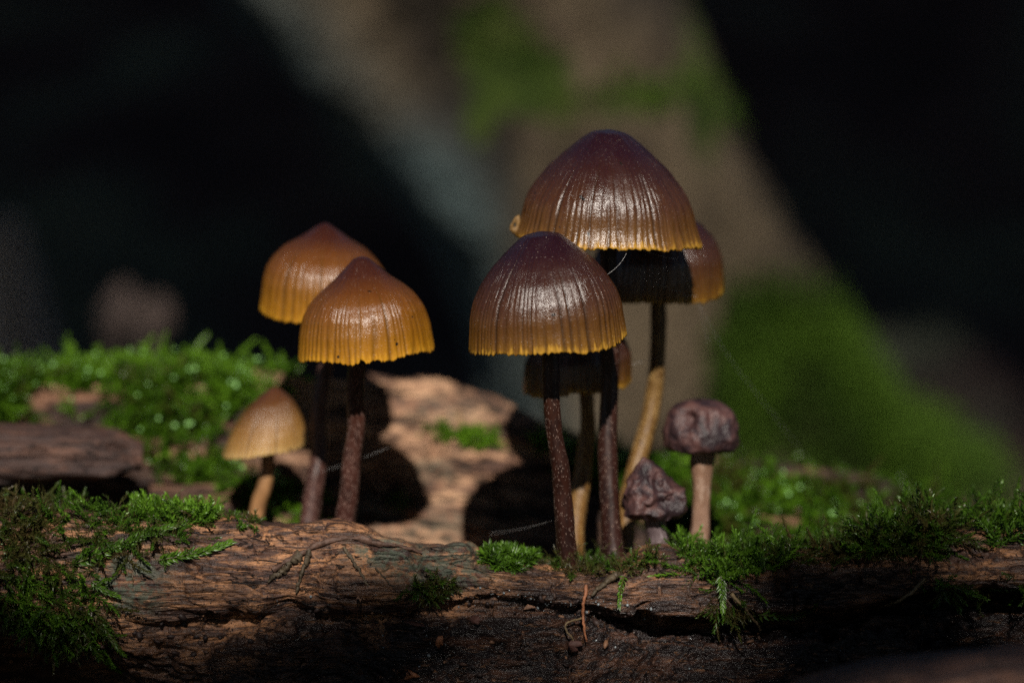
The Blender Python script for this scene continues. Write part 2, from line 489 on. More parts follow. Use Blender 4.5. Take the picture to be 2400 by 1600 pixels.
def build_rear_log():
    nu, nv = 640, 240
    px = np.linspace(-900, 3300, nu)
    x = (px - 1200) * KPX * 38.0
    rp = np.interp(px, RRIDGE[:, 0], RRIDGE[:, 1])
    zr = np.array([P(a, b, 5.2)[2] for a, b in zip(px, rp)])
    zb = np.array([P(a, 1290, 2.6)[2] for a in px]) - 0.3
    H = zr - zb
    Z0 = np.zeros(nu)
    ctrl = [(2.5 + Z0, -H - 0.8), (2.7 + Z0, -H), (3.0 + Z0, -0.86 * H), (3.45 + Z0, -0.62 * H), (3.7 + Z0, -0.48 * H), (4.25 + Z0, -0.30 * H), (4.7 + Z0, -0.11 * H), (5.2 + Z0, Z0),
            (5.9 + Z0, -0.15 * H), (6.8 + Z0, -0.7 * H), (7.4 + Z0, -H - 1), (7.2 + Z0, -9.5 - zr)]
    kt = np.array([0, .05, .16, .32, .42, .54, .66, .76, .82, .89, .94, 1.0])
    t = np.linspace(0, 1, nv)
    Yp = np.stack([np.interp(t, kt, np.stack([c[0] for c in ctrl], 1)[i]) for i in range(nu)])
    Zp = np.stack([np.interp(t, kt, np.stack([c[1] for c in ctrl], 1)[i]) for i in range(nu)])
    def sm(a, k):
        ker = np.ones(2 * k + 1) / (2 * k + 1)
        return np.stack([np.convolve(np.pad(r, k, mode='edge'), ker, 'valid') for r in a])
    Yp, Zp = sm(sm(Yp, 4), 4), sm(sm(Zp, 4), 4)
    G = np.stack([np.broadcast_to(x[:, None], Yp.shape), Yp, zr[:, None] + Zp], -1)
    N = grid_normals(G)
    if N[nu // 2, int(nv * .76)][2] < 0:
        N = -N
    X, Y, Z = G[..., 0], G[..., 1], G[..., 2]
    arc = np.concatenate([np.zeros((nu, 1)), np.cumsum(np.linalg.norm(np.diff(G, axis=1), axis=-1), axis=1)], 1)
    wv_ = arc + 0.12 * X + 0.25 * fbm(X * 0.4, arc * 0.5, None, 3, 131)
    grain = fbm(X * 0.4, wv_ * 5.5, None, 5, 105, 0.6)
    sp = np.abs(vn(X * 0.35, wv_ * 1.8, None, 121))
    split = sstep(0.14, 0.0, sp) * sstep(-0.2, 0.3, vn(X * 0.6, wv_ * 0.8, None, 177))
    step = np.floor(4 * (vn(X * 0.25, wv_ * 1.7, None, 141) + 1)) / 4 * 0.24 - 0.26
    disp = 0.08 * fbm(X * 0.5, wv_ * 1.4, None, 4, 111) + 0.085 * grain - 0.20 * split + step
    ppx, ppy, _ = proj(G)
    def blob(cx, cy, rx, ry):
        return np.exp(-(((ppx - cx) / rx) ** 2 + ((ppy - cy) / ry) ** 2))
    disp -= 0.55 * blob(920, 1105, 90, 45)               # hollow
    disp -= 0.35 * blob(200, 985, 260, 22)
    G = G + N * disp[..., None]
    ppx, ppy, _ = proj(G)
    rot_shade = np.clip(0.75 * sstep(700, 500, ppx) * sstep(900, 945, ppy) + 0.55 * blob(900, 1060, 150, 70) + 0.9 * blob(150, 1050, 420, 120) + 0.5 * sstep(1250, 1500, ppx) + 0.5 * blob(640, 1010, 100, 60)
                  + 0.55 * sstep(1150, 1300, ppx) * sstep(1050, 1120, ppy), 0, 1)  # rotten wood, plus shade painted into the hollow and the dark crevice
    lich = np.clip(0.8 * blob(860, 1190, 60, 30) + 0.7 * blob(1010, 1100, 60, 35) + 0.5 * blob(1050, 965, 120, 40) + 0.5 * blob(1050, 1230, 200, 60), 0, 1)
    me = make_mesh("fallen_branch", G, grid_faces(nu, nv), attrs={"rot_shade": rot_shade, "lichen": lich})
    obj("fallen_branch", me, MAT["rear"], label="pale weathered fallen branch lying behind the mushrooms", cat="log")
    N = grid_normals(G)
    if N[nu // 2, int(nv * .76)][2] < 0:
        N = -N
    return G, N

REAR = build_rear_log()

def surface_point(surf, px, py, tol=7.0):
    G = surf[0].reshape(-1, 3)
    a, b, d = proj(G)
    for k in (1, 2, 4, 8):
        i = np.where((np.abs(a - px) < tol * k) & (np.abs(b - py) < tol * k))[0]
        if len(i):
            j = i[np.argmin(d[i])]
            return G[j], surf[1].reshape(-1, 3)[j]
    j = np.argmin((a - px) ** 2 + (b - py) ** 2)
    return G[j], surf[1].reshape(-1, 3)[j]

def slab_piece(name, path, w, h, mat, label, cat, seed, nseg=90, ns=56, splinter=0.5, rot_shade=0.3):
    """broken piece of wood: flattened irregular tube with ragged ends"""
    path = smooth_path(path, nseg)
    T = np.gradient(path, axis=0)
    T /= np.linalg.norm(T, axis=1, keepdims=True)
    up = np.array([0, 0, 1.0])
    A = np.cross(T, up)
    A /= np.linalg.norm(A, axis=1, keepdims=True)
    B = np.cross(A, T)
    th = np.linspace(0, 2 * np.pi, ns, endpoint=False)
    L = np.linspace(0, np.linalg.norm(np.diff(path, axis=0), axis=1).sum(), nseg)
    se = lambda c: np.sign(c) * np.abs(c) ** 0.7
    LL = L[:, None] + 0 * th[None]
    cs, sn = np.cos(th)[None] + 0 * LL, np.sin(th)[None] + 0 * LL
    R = 1 + 0.16 * fbm(cs * 1.2, sn * 1.2, LL * 0.5, 4, seed) + 0.09 * fbm(cs * 5, sn * 5, LL * 0.8, 4, seed + 5)
    endf = np.minimum(L / 0.5, (L[-1] - L) / 0.5)[:, None]
    R = R * (0.45 + 0.55 * sstep(0, 1, endf + splinter * vn(cs * 3, sn * 3, 0 * LL, seed + 9)))
    V = path[:, None] + (R * se(cs) * w)[..., None] * A[:, None] + (R * se(sn) * h)[..., None] * B[:, None]
    V = V.reshape(-1, 3)
    k = np.arange(ns)
    i0 = len(V)
    V = np.concatenate([V, path[:1], path[-1:]])
    F = [grid_faces(nseg, ns, False, True), np.stack([np.full(ns, i0), (k + 1) % ns, k], -1), np.stack([np.full(ns, i0 + 1), (nseg - 1) * ns + k, (nseg - 1) * ns + (k + 1) % ns], -1)]
    me = make_mesh(name, V, F, attrs={"rot_shade": np.full(len(V), rot_shade), "lichen": np.zeros(len(V))})
    return obj(name, me, mat, label=label, cat=cat)

slab_piece("broken_branch", [P(-500, 1075, 2.6), P(-200, 1068, 2.7), P(100, 1062, 2.7), P(335, 1075, 2.8)], 0.55, 0.32, MAT["slab"],
           "short reddish brown broken branch wedged below the mossy bank of the fallen branch", "branch", 3, rot_shade=0.3)
slab_piece("bark_slab", [P(1800, 1740, -4.2), P(2080, 1660, -4.2), P(2300, 1640, -4.3), P(2700, 1630, -4.4), P(3000, 1640, -4.4)], 0.9, 0.42, MAT["slab"],
           "blurred brown slab of wood in front of the dark foot of the rotting log", "wood", 8, rot_shade=0.25)

# ------------------------------------------------------------------ mushrooms
def cap_material(name, stops, groove_col, gloss=0.27):
    m = NT(name)
    uvn = m.n("ShaderNodeUVMap")
    uvn.uv_map = "UVMap"
    def uvmap(s):
        x = m.n("ShaderNodeMapping")
        x.inputs["Scale"].default_value = s
        m.t.links.new(uvn.outputs[0], x.inputs["Vector"])
        return x.outputs["Vector"]
    sep = m.n("ShaderNodeSeparateXYZ")
    m.t.links.new(uvn.outputs[0], sep.inputs[0])
    streak = m.noise(uvmap((120, 2.6, 1)), 1.0, 5, 0.65, 0.5)
    fine = m.noise(uvmap((290, 11, 1)), 1.0, 3, 0.6, 0.6)
    iso = m.coord((CM, CM, CM))
    grain = m.noise(iso, 34, 3, 0.7)
    blot = m.noise(iso, 2.6, 4, 0.6)
    t = m.math('ADD', sep.outputs["Y"], m.math('MULTIPLY', m.math('SUBTRACT', streak, 0.5), 0.20))
    t = m.math('ADD', t, m.math('MULTIPLY', m.math('SUBTRACT', blot, 0.5), 0.12))
    col = m.ramp(t, stops)
    col = m.mix(m.math('MULTIPLY', m.attr("groove"), 0.8), col, groove_col)
    col = m.mix(m.math('MULTIPLY', m.band(m.noise(iso, 60, 2, 0.5), 0.685, 0.74), 0.4), col, (0.42, 0.34, 0.30))
    col = m.mix(m.band(m.noise(iso, 7.5, 1, 0.4), 0.765, 0.78), col, (0.008, 0.005, 0.004))
    h = m.math('ADD', m.math('MULTIPLY', streak, 0.85), m.math('MULTIPLY', fine, 0.45))
    h = m.math('MULTIPLY', h, m.band(sep.outputs["Y"], 0.12, 0.5))
    h = m.math('ADD', h, m.math('MULTIPLY', grain, 0.34))
    h = m.math('ADD', h, m.math('MULTIPLY', blot, 0.5))
    nb = m.bump(h, 0.0125, 1.0)
    r = m.math('ADD', gloss, m.math('MULTIPLY', m.math('SUBTRACT', grain, 0.5), 0.35))
    r = m.math('ADD', r, m.math('MULTIPLY', m.math('SUBTRACT', blot, 0.5), 0.3), True)
    return m.done(col, r, nb, 0.44, sss=0.08)

DARK = [(0.0, (0.0092, 0.0032, 0.0070)), (0.32, (0.0145, 0.0042, 0.0072)), (0.55, (0.028, 0.0090, 0.0066)), (0.75, (0.048, 0.0165, 0.0052)), (0.90, (0.084, 0.0345, 0.0058)), (0.97, (0.135, 0.060, 0.0075)), (1.0, (0.35, 0.185, 0.022))]
AMBER = [(0.0, (0.021, 0.0060, 0.0058)), (0.25, (0.038, 0.0105, 0.0060)), (0.45, (0.080, 0.025, 0.006)), (0.65, (0.125, 0.043, 0.006)), (0.84, (0.19, 0.076, 0.0055)), (0.95, (0.27, 0.115, 0.006)), (1.0, (0.42, 0.20, 0.014))]
PALE = [(0.0, (0.045, 0.015, 0.008)), (0.30, (0.066, 0.023, 0.007)), (0.52, (0.112, 0.046, 0.009)), (0.75, (0.20, 0.096, 0.020)), (0.92, (0.29, 0.16, 0.045)), (1.0, (0.40, 0.26, 0.095))]
MAT["cap_dark"] = cap_material("cap_dark", DARK, (0.020, 0.009, 0.004))
MAT["cap_amber"] = cap_material("cap_amber", AMBER, (0.050, 0.021, 0.003))
MAT["cap_pale"] = cap_material("cap_pale", PALE, (0.045, 0.018, 0.004), 0.36)

MAT["gills"] = plain("gills", (0.30, 0.19, 0.09), 0.25, 5, 0.7)

def stem_material(name, top, low, fleck, amount, rough=0.45):
    m = NT(name)
    uvn = m.n("ShaderNodeUVMap")
    uvn.uv_map = "UVMap"
    mp = m.n("ShaderNodeMapping")
    mp.inputs["Scale"].default_value = (58, 15, 1)
    m.t.links.new(uvn.outputs[0], mp.inputs["Vector"])
    sep = m.n("ShaderNodeSeparateXYZ")
    m.t.links.new(uvn.outputs[0], sep.inputs[0])
    iso = m.coord((CM, CM, 0.35 * CM))
    base = m.ramp(m.math('MULTIPLY', sep.outputs["Y"], 0.36), [(0.0, low), (1.0, top)])
    n = m.noise(iso, 9, 5, 0.65)
    base = m.mix(m.math('MULTIPLY', m.band(n, 0.45, 0.60), 0.75), base, tuple(0.40 * c for c in low))
    v = m.voro(mp.outputs["Vector"], 1.0)
    v2 = m.noise(mp.outputs["Vector"], 0.5, 2)
    thr = m.math('SUBTRACT', m.math('ADD', amount, m.math('MULTIPLY', m.math('SUBTRACT', v2, 0.5), 0.35)), v)
    fl = m.band(thr, 0.0, 0.09)
    col = m.mix(fl, base, fleck)
    h = m.math('ADD', m.math('MULTIPLY', n, 0.5), m.math('MULTIPLY', fl, 0.6))
    return m.done(col, rough, m.bump(h, 0.02), 0.28)

MAT["stem_dark"] = stem_material("stem_dark", (0.026, 0.0080, 0.0035), (0.022, 0.0062, 0.0042), (0.30, 0.20, 0.16), 0.25)
MAT["stem_mid"] = stem_material("stem_mid", (0.046, 0.016, 0.009), (0.040, 0.0145, 0.0115), (0.22, 0.13, 0.105), 0.36)
MAT["stem_tan"] = stem_material("stem_tan", (0.095, 0.050, 0.010), (0.14, 0.064, 0.015), (0.32, 0.20, 0.075), 0.40)
MAT["stem_pale"] = stem_material("stem_pale", (0.19, 0.105, 0.034), (0.27, 0.135, 0.060), (0.33, 0.20, 0.10), 0.25)

def smooth_profile(prof, n):
    """prof: list of (r,h) from apex (0,1) to rim (1,0) -> n samples along it"""
    p = np.array([(0.0, 1.0)] + list(prof), float)
    p = np.concatenate([p[1:][::-1] * np.array([-1, 1]), p])             # mirror so that the top is round
    d = np.concatenate([[0], np.cumsum(np.linalg.norm(np.diff(p, axis=0), axis=1))])
    m = 801
    t = np.linspace(0, d[-1], m)
    q = np.stack([np.interp(t, d, p[:, k]) for k in range(2)], 1)
    w = 7
    for _ in range(3):
        pad = np.concatenate([2 * q[:1] - q[1:w + 1][::-1], q, 2 * q[-1:] - q[-w - 1:-1][::-1]])
        q = np.stack([np.convolve(pad[:, k], np.ones(2 * w + 1) / (2 * w + 1), 'valid') for k in range(2)], 1)
    half = q[m // 2:]
    half[0, 0] = 0
    idx = np.linspace(0, len(half) - 1, n)
    return np.stack([np.interp(idx, np.arange(len(half)), half[:, k]) for k in range(2)], 1)

def mushroom(label, apex, rl, rr, Y, prof, stem_px, stem_Y, stem_r, ngroove, mat, smat, seed, ragged=0.02, flap=False, lean=0.0, group="mushrooms on the log"):
    """apex, rl, rr: photo pixels of cap tip and of the two ends of its rim; stem_px: pixels down the stem"""
    A, L, R = P(*apex, Y), P(*rl, Y), P(*rr, Y)
    C = (L + R) / 2
    ex = (R - L) / 2
    rad = np.linalg.norm(ex)
    ez = A - C
    H = np.linalg.norm(ez)
    ey = np.array([0, rad, lean * rad])
    base_y = stem_Y[-1]
    root = empty("mushroom", P(*stem_px[-1], base_y), label, "mushroom", group)
    nt, nr = 416, 96
    pr = smooth_profile(prof, nr)
    th = np.pi / 2 + np.linspace(0, 2 * np.pi, nt + 1)                     # seam at the back
    t = np.linspace(0, 1, nr)
    TH, TT = np.meshgrid(th[:-1], t, indexing='ij')
    c, s = np.cos(TH), np.sin(TH)
    r, h = pr[None, :, 0] + 0 * TT, pr[None, :, 1] + 0 * TT
    # grooves: irregular spacing, each of its own length and depth
    thw = TH + 0.16 * vn(c * 2.3, s * 2.3, None, seed) + 0.045 * vn(c * 6, s * 6, TT * 1.5, seed + 12) + 0.030 * vn(c * 9, s * 9, TT * 2.5, seed + 1)
    ph = thw * round(ngroove * 1.12) / (2 * np.pi)
    gi = np.round(ph)
    dg = np.abs(ph - gi) * 2                                               # 0 in the groove, 1 on the rib
    glen = 0.55 + 0.28 * _hash(gi, gi * 0, gi * 0, seed) 
    gdep = 0.60 + 0.40 * _hash(gi, gi * 0 + 3, gi * 0, seed)
    wid = 0.55
    g = sstep(wid, 0.0, dg) * gdep * sstep(glen - 0.12, glen + 0.28, TT)
    rib = 0.5 + 0.5 * np.cos(np.pi * (1 - dg))                              # broad soft ribs
    fade = sstep(0.34, 0.80, TT)
    dr = -0.016 * g - 0.014 * fade * (0.75 + 0.25 * vn(c * 5, s * 5, None, seed + 16)) * (1 - np.sqrt(np.clip(dg, 0, 1))) + 0.022 * vn(c * 1.6, s * 1.6, TT * 2.0, seed + 2) * sstep(0.05, 0.5, TT)
    dr += 0.006 * fbm(c * 6, s * 6, TT * 5, 3, seed + 3)
    # wavy, finely toothed edge
    edge = sstep(0.86, 1.0, TT)
    drop = 0.48 * ragged * (0.9 * fbm(c * 5, s * 5, None, 4, seed + 4) + (0.45 + 0.3 * vn(c * 4, s * 4, None, seed + 8)) * (sstep(0, 1, dg) - 0.5) + 1.3 * np.abs(fbm(c * 22, s * 22, None, 3, seed + 6))) \
        + 0.02 * vn(c * 1.3, s * 1.3, None, seed + 7)
    drop = drop - 0.022 * sstep(0.45, 0.8, vn(c * 8, s * 8, None, seed + 14)) * sstep(0.0, 0.5, vn(c * 2.1, s * 2.1, None, seed + 15))   # small nicks
    h = h - edge * drop * 1.6
    r = np.maximum(r + dr * sstep(0.0, 0.12, r), 0) + 0.012 * edge
    V = C + (r * c)[..., None] * ex + (r * s)[..., None] * ey + h[..., None] * ez
    # lip: rolls under to the inner face
    lip = []
    for k, (fr, dh) in enumerate(((0.985, -0.006), (0.955, 0.004), (0.93, 0.03))):
        lip.append(C + (r[:, -1:] * fr * c[:, -1:])[..., None] * ex + (r[:, -1:] * fr * s[:, -1:])[..., None] * ey + (h[:, -1:] + dh)[..., None] * ez)
    V = np.concatenate([V] + lip, 1)
    n2 = nr + 3
    uv = np.stack([np.broadcast_to((TH / (2 * np.pi))[:, :1], (nt, n2)), np.broadcast_to(np.concatenate([t, [1, 1, 1]])[None], (nt, n2))], -1)
    gr = np.concatenate([np.clip(g + 0.0 * rib, 0, 1), np.zeros((nt, 3))], 1)
    cap = obj("cap", make_mesh("cap", V, grid_faces(nt, n2, True, False, flip=True), uv, {"groove": gr}), mat, root)
    # gills: pleated underside from rim up to the stem
    ng, nk = 160, 14
    q = np.linspace(0, 1, nk)
    thg = np.linspace(0, 2 * np.pi, ng * 2, endpoint=False)
    up = np.arange(ng * 2) % 2
    rg = 0.93 - 0.80 * q
    hg = 0.02 + 0.55 * (1 - (rg / 0.93) ** 2)
    Vg = C + (rg[None] * np.cos(thg)[:, None])[..., None] * ex + (rg[None] * np.sin(thg)[:, None])[..., None] * ey \
        + ((hg[None] - 0.07 * up[:, None] * np.sin(np.pi * np.clip(q, 0.05, 1))[None])[..., None]) * ez
    obj("gills", make_mesh("gills", Vg, grid_faces(ng * 2, nk, True, False), smooth=False), MAT["gills"], cap)
    # stem
    top = C + 0.60 * ez
    pts = [top] + [P(a, b, y) for (a, b), y in zip(stem_px, stem_Y)]
    path = smooth_path(np.array(pts)[::-1], 70)
    rr_ = np.interp(np.linspace(0, 1, 70), np.linspace(0, 1, len(stem_r)), stem_r[::-1])
    sl = np.linspace(0, 1, 70)
    rr_ = rr_ * (1 + 0.30 * np.exp(-sl / 0.07) + 0.05 * fbm(sl * 9, None, None, 3, seed))
    path = path + 0.03 * np.stack([fbm(sl * 4, None, None, 2, seed + q) for q in (1, 2, 3)], 1) * np.sin(np.pi * sl)[:, None]
    Vs, Fs, uvs = tube(path, rr_, 28, 0.06, seed)
    obj("stem", make_mesh("stem", Vs, Fs, uvs), smat, root)
    if flap:
        build_flap(root, plain("torn_edge", (0.15, 0.082, 0.024), 0.35, 14, 0.55, 0.02))
    return root

def build_flap(root, mat):
    """the torn scrap of cap edge standing out beside the rim, with a small hole"""
    pts2 = [(1222, 497), (1228, 520), (1228, 550), (1212, 556), (1196, 552), (1186, 540), (1188, 528), (1198, 515), (1206, 505)]
    pts2 = [(1224 + (a - 1224) * 0.62, 528 + (b - 528) * 0.8) for a, b in pts2]
    hole = (1212, 526)
    o = np.array([P(a - 6, b, 1.10) for a, b in pts2])
    hn = np.array([P(hole[0] - 6 + (a - hole[0]) * 0.26, hole[1] + (b - hole[1]) * 0.26, 1.095) for a, b in pts2])
    mid = 0.55 * o + 0.45 * hn + np.array([0, -0.006, 0])
    n = len(o)
    th = np.array([0, 0.03, 0.0])
    V = np.concatenate([o, mid, hn, o + th, mid + th, hn + th])
    k = np.arange(n)
    k2 = (k + 1) % n
    Q = lambda a, b: np.stack([a * n + k, a * n + k2, b * n + k2, b * n + k], -1)
    F = np.concatenate([Q(0, 1), Q(1, 2), Q(4, 3), Q(5, 4), Q(3, 0), Q(2, 5)])
    uv = np.stack([np.linspace(0, 0.02, len(V)), np.full(len(V), 0.93)], -1)
    obj("torn_flap", make_mesh("torn_flap", V, F, uv, {"groove": np.zeros(len(V))}), mat, root, label="torn yellow scrap of cap edge with a small hole")

BELL = [(.24, .967), (.43, .853), (.65, .71), (.80, .58), (.926, .415), (.978, .275), (.99, .13), (1.0, 0)]
CONE = [(.18, .972), (.345, .875), (.50, .76), (.655, .64), (.783, .50), (.87, .387), (.92, .27), (.955, .13), (1.0, 0)]
UMBO = [(.11, .978), (.27, .875), (.44, .763), (.64, .658), (.785, .56), (.905, .425), (.975, .23), (1.0, 0)]
POINT = [(.11, .955), (.33, .845), (.63, .72), (.80, .596), (.90, .484), (.965, .333), (.985, .19), (1.0, 0)]
SHARP = [(.14, .945), (.31, .854), (.52, .72), (.69, .56), (.825, .39), (.93, .2), (1.0, 0)]
BOWL = [(.32, .93), (.64, .80), (.86, .62), (.97, .42), (1.0, .2), (.99, 0)]

mushroom("dark brown domed mushroom with yellow rim and white flecked stem, under the tallest cap", (1267, 541), (1101, 818), (1465, 784), 0.0, BELL,
         [(1284, 840), (1300, 960), (1310, 1100), (1325, 1250), (1332, 1330)], [0.0, 0.0, 0.02, 0.05, 0.1], [0.098, 0.098, 0.100, 0.102, 0.104, 0.106], 54, MAT["cap_dark"], MAT["stem_dark"], 11)
mushroom("tallest mushroom with large dark brown conical cap and a torn flap on its rim", (1428, 302), (1209, 548), (1640, 570), 1.2, CONE,
         [(1425, 620), (1432, 800), (1424, 1000), (1428, 1180), (1440, 1320)], [1.2, 1.15, 1.0, 0.8, 0.65], [0.098, 0.10, 0.105, 0.108, 0.112, 0.118], 64, MAT["cap_dark"], MAT["stem_dark"], 23, flap=True)
mushroom("dark mushroom half hidden behind the tallest cap, on a bent yellowish stem", (1545, 488), (1384, 694), (1692, 686), 2.7, BOWL,
         [(1545, 720), (1541, 860), (1520, 980), (1495, 1080), (1470, 1200), (1455, 1330)], [2.7, 2.65, 2.5, 2.3, 2.0, 1.8], [0.095, 0.10, 0.105, 0.11, 0.12, 0.125], 48, MAT["cap_dark"], MAT["stem_tan"], 37)
mushroom("small shaded mushroom tucked behind two dark stems under a domed cap", (1362, 745), (1224, 912), (1481, 893), 2.0, BOWL,
         [(1378, 930), (1374, 1040), (1360, 1160), (1345, 1260), (1340, 1330)], [2.0, 2.0, 1.9, 1.7, 1.6], [0.085, 0.09, 0.10, 0.11, 0.115, 0.12], 44, MAT["cap_dark"], MAT["stem_tan"], 41)
mushroom("amber mushroom with nippled cap and toothed golden rim, in front of its twin", (845, 600), (702, 838), (1014, 810), 0.9, UMBO,
         [(838, 870), (832, 960), (822, 1080), (808, 1220), (800, 1300)], [1.0, 1.12, 1.2, 1.25, 1.3], [0.095, 0.10, 0.105, 0.11, 0.115, 0.12], 46, MAT["cap_amber"], MAT["stem_mid"], 53)
mushroom("amber mushroom with pointed cap behind the nippled amber one", (762, 520), (610, 724), (918, 742), 2.5, POINT,
         [(766, 780), (762, 880), (756, 1000), (740, 1120), (722, 1220), (712, 1310)], [2.5, 2.45, 2.4, 2.25, 2.1, 2.0], [0.09, 0.095, 0.10, 0.11, 0.115, 0.12], 46, MAT["cap_amber"], MAT["stem_mid"], 67)
mushroom("smallest tan mushroom with pointed cap leaning on a pale curved stem", (642, 903), (523, 1062), (718, 1034), 2.6, SHARP,
         [(632, 1080), (622, 1130), (605, 1190), (590, 1240), (578, 1310)], [2.6, 2.6, 2.55, 2.5, 2.4], [0.075, 0.08, 0.085, 0.09, 0.095, 0.10], 40, MAT["cap_pale"], MAT["stem_pale"], 71)

# ---- shrivelled mushrooms
def dried_material():
    m = NT("shrivelled_cap")
    iso = m.coord((CM, CM, CM))
    n = m.noise(iso, 3.2, 5, 0.62, 0.6)
    n2 = m.noise(iso, 14, 4, 0.65)
    c = m.ramp(n, [(0.30, (0.007, 0.0036, 0.005)), (0.46, (0.020, 0.0085, 0.0105)), (0.62, (0.082, 0.036, 0.031)), (0.75, (0.026, 0.011, 0.014))])
    c = m.mix(m.math('MULTIPLY', m.band(n2, 0.5, 0.66), 0.6), c, (0.020, 0.009, 0.012))
    h = m.math('ADD', m.math('MULTIPLY', n, 0.6), m.math('MULTIPLY', n2, 0.5))
    return m.done(c, 0.5, m.bump(h, 0.06), 0.45)
MAT["dried"] = dried_material()

def stem_dry(name, low, streak):
    m = NT(name)
    v = m.coord((5 * CM, 5 * CM, 1.6 * CM))
    n = m.noise(v, 2.2, 6, 0.7)
    c = m.ramp(n, [(0.35, low), (0.55, tuple(1.25 * x for x in low)), (0.72, streak)])
    return m.done(c, 0.5, m.bump(n, 0.05), 0.4)
MAT["stem_dry"] = stem_dry("stem_dry_brown", (0.15, 0.082, 0.050), (0.34, 0.25, 0.19))
MAT["stem_grey"] = stem_dry("stem_dry_grey", (0.070, 0.048, 0.050), (0.32, 0.27, 0.28))

def dried_mushroom(label, outline, cx, Y, depth, stem_px, stem_Y, stem_r, smat, seed, wr, fold, dents):
    """outline: list of (py, left px, right px) from tip to bottom edge; a lathe-like lump with folds"""
    root = empty("shrivelled_mushroom", P(*stem_px[-1], stem_Y[-1]), label, "mushroom", "shrivelled mushrooms")
    o = np.array(outline, float)
    nr, nt = 110, 150
    tt = np.linspace(0, 1, nr)
    d = np.concatenate([[0], np.cumsum(np.hypot(np.diff(o[:, 0]), np.diff((o[:, 2] - o[:, 1]) / 2)))])
    d /= d[-1]
    py = np.interp(tt, d, o[:, 0])
    l = np.interp(tt, d, o[:, 1])
    rg = np.interp(tt, d, o[:, 2])
    k = np.ones(9) / 9
    py, l, rg = (np.convolve(np.pad(q, 4, mode='edge'), k, 'valid') for q in (py, l, rg))
    cen = np.array([P((a + b) / 2, c, Y) for a, b, c in zip(l, rg, py)])
    hw = np.array([np.linalg.norm(P(b, c, Y) - P(a, c, Y)) / 2 for a, b, c in zip(l, rg, py)])
    th = np.linspace(0, 2 * np.pi, nt, endpoint=False) + np.pi / 2
    c_, s_ = np.cos(th)[:, None], np.sin(th)[:, None]
    V = cen[None] + (hw[None] * c_)[..., None] * np.array([1, 0, 0]) + (hw[None] * s_ * depth)[..., None] * np.array([0, 1, 0])
    N = np.stack([c_ + 0 * hw[None], s_ + 0 * hw[None], 0.6 - 1.2 * tt[None] + 0 * s_], -1)
    N /= np.linalg.norm(N, axis=-1, keepdims=True)
    x, y, z = V[..., 0], V[..., 1], V[..., 2]
    wx = x + 0.10 * fbm(x * 3, y * 3, z * 3, 3, seed + 1)
    wz = z + 0.10 * fbm(x * 3, y * 3, z * 3, 3, seed + 2)
    ridge = 1 - np.abs(vn(wx * fold, y * fold, wz * fold * 0.8, seed)) * 2.4
    ridge2 = 1 - np.abs(vn(wx * fold * 2.2, y * fold * 2.2, wz * fold * 2.0, seed + 5)) * 2.4
    env = sstep(0, 0.12, tt)[None]
    disp = env * wr * (np.clip(ridge, -1, 1) * 0.6 + 0.35 * np.clip(ridge2, -1, 1) + 0.5 * fbm(x * 2, y * 2, z * 2, 3, seed + 7)) - wr * 0.3
    ppx, ppy, _ = proj(V)
    for dx, dy, rx, ry, am in dents:
        disp -= am * np.exp(-(((ppx - dx) / rx) ** 2 + ((ppy - dy) / ry) ** 2)) * (s_ < 0.2)
    disp = disp * np.clip(hw / 0.55, 0.25, 1.0)[None]
    V = V + N * disp[..., None]
    V[:, -1] += np.array([0, 0, 0.02]) * np.sin(th * 9)[:, None]
    # underside
    last = V[:, -1]
    ctr = last.mean(0) + np.array([0, 0, 0.10])
    V = np.concatenate([V, (0.6 * last + 0.4 * ctr)[:, None], (0.12 * last + 0.88 * ctr)[:, None]], 1)
    obj("cap", make_mesh("cap", V, grid_faces(nt, nr + 2, True, False, flip=True)), MAT["dried"], root)
    pts = [P(a, b, yy) for (a, b), yy in zip(stem_px, stem_Y)]
    path = smooth_path(np.array(pts)[::-1], 50)
    rr_ = np.interp(np.linspace(0, 1, 50), np.linspace(0, 1, len(stem_r)), stem_r[::-1])
    Vs, Fs, uvs = tube(path, rr_, 24, 0.14, seed)
    obj("stem", make_mesh("stem", Vs, Fs, uvs), smat, root)

dried_mushroom("shrivelled purplish mushroom with smooth bun shaped cap on a brown stem", [(936, 1630, 1644), (939, 1600, 1680), (950, 1580, 1706), (970, 1568, 1724), (1000, 1560, 1736), (1024, 1556, 1738), (1040, 1560, 1735), (1050, 1572, 1724), (1054, 1596, 1700)],
               1650, 1.5, 0.95, [(1646, 1010), (1646, 1062), (1644, 1120), (1648, 1180), (1640, 1250), (1634, 1320)], [1.5, 1.5, 1.45, 1.4, 1.3, 1.2], [0.15, 0.155, 0.11, 0.11, 0.115, 0.12], MAT["stem_dry"], 5, 0.055, 2.4,
               [(1610, 985, 19, 24, 0.24), (1668, 980, 9, 34, 0.06)])
dried_mushroom("shrivelled wrinkled mushroom with crumpled cone cap on a short grey stem", [(1068, 1506, 1510), (1076, 1494, 1526), (1095, 1485, 1545), (1125, 1472, 1574), (1150, 1466, 1602), (1175, 1463, 1609), (1195, 1468, 1606), (1210, 1482, 1592), (1214, 1500, 1570)],
               1535, 0.7, 0.9, [(1528, 1180), (1534, 1225), (1545, 1270), (1550, 1300), (1552, 1335)], [0.7, 0.7, 0.65, 0.6, 0.55], [0.11, 0.12, 0.12, 0.125, 0.13], MAT["stem_grey"], 15, 0.15, 3.2,
               [(1540, 1130, 12, 40, 0.10), (1560, 1185, 26, 12, 0.12), (1500, 1165, 14, 14, 0.08)])

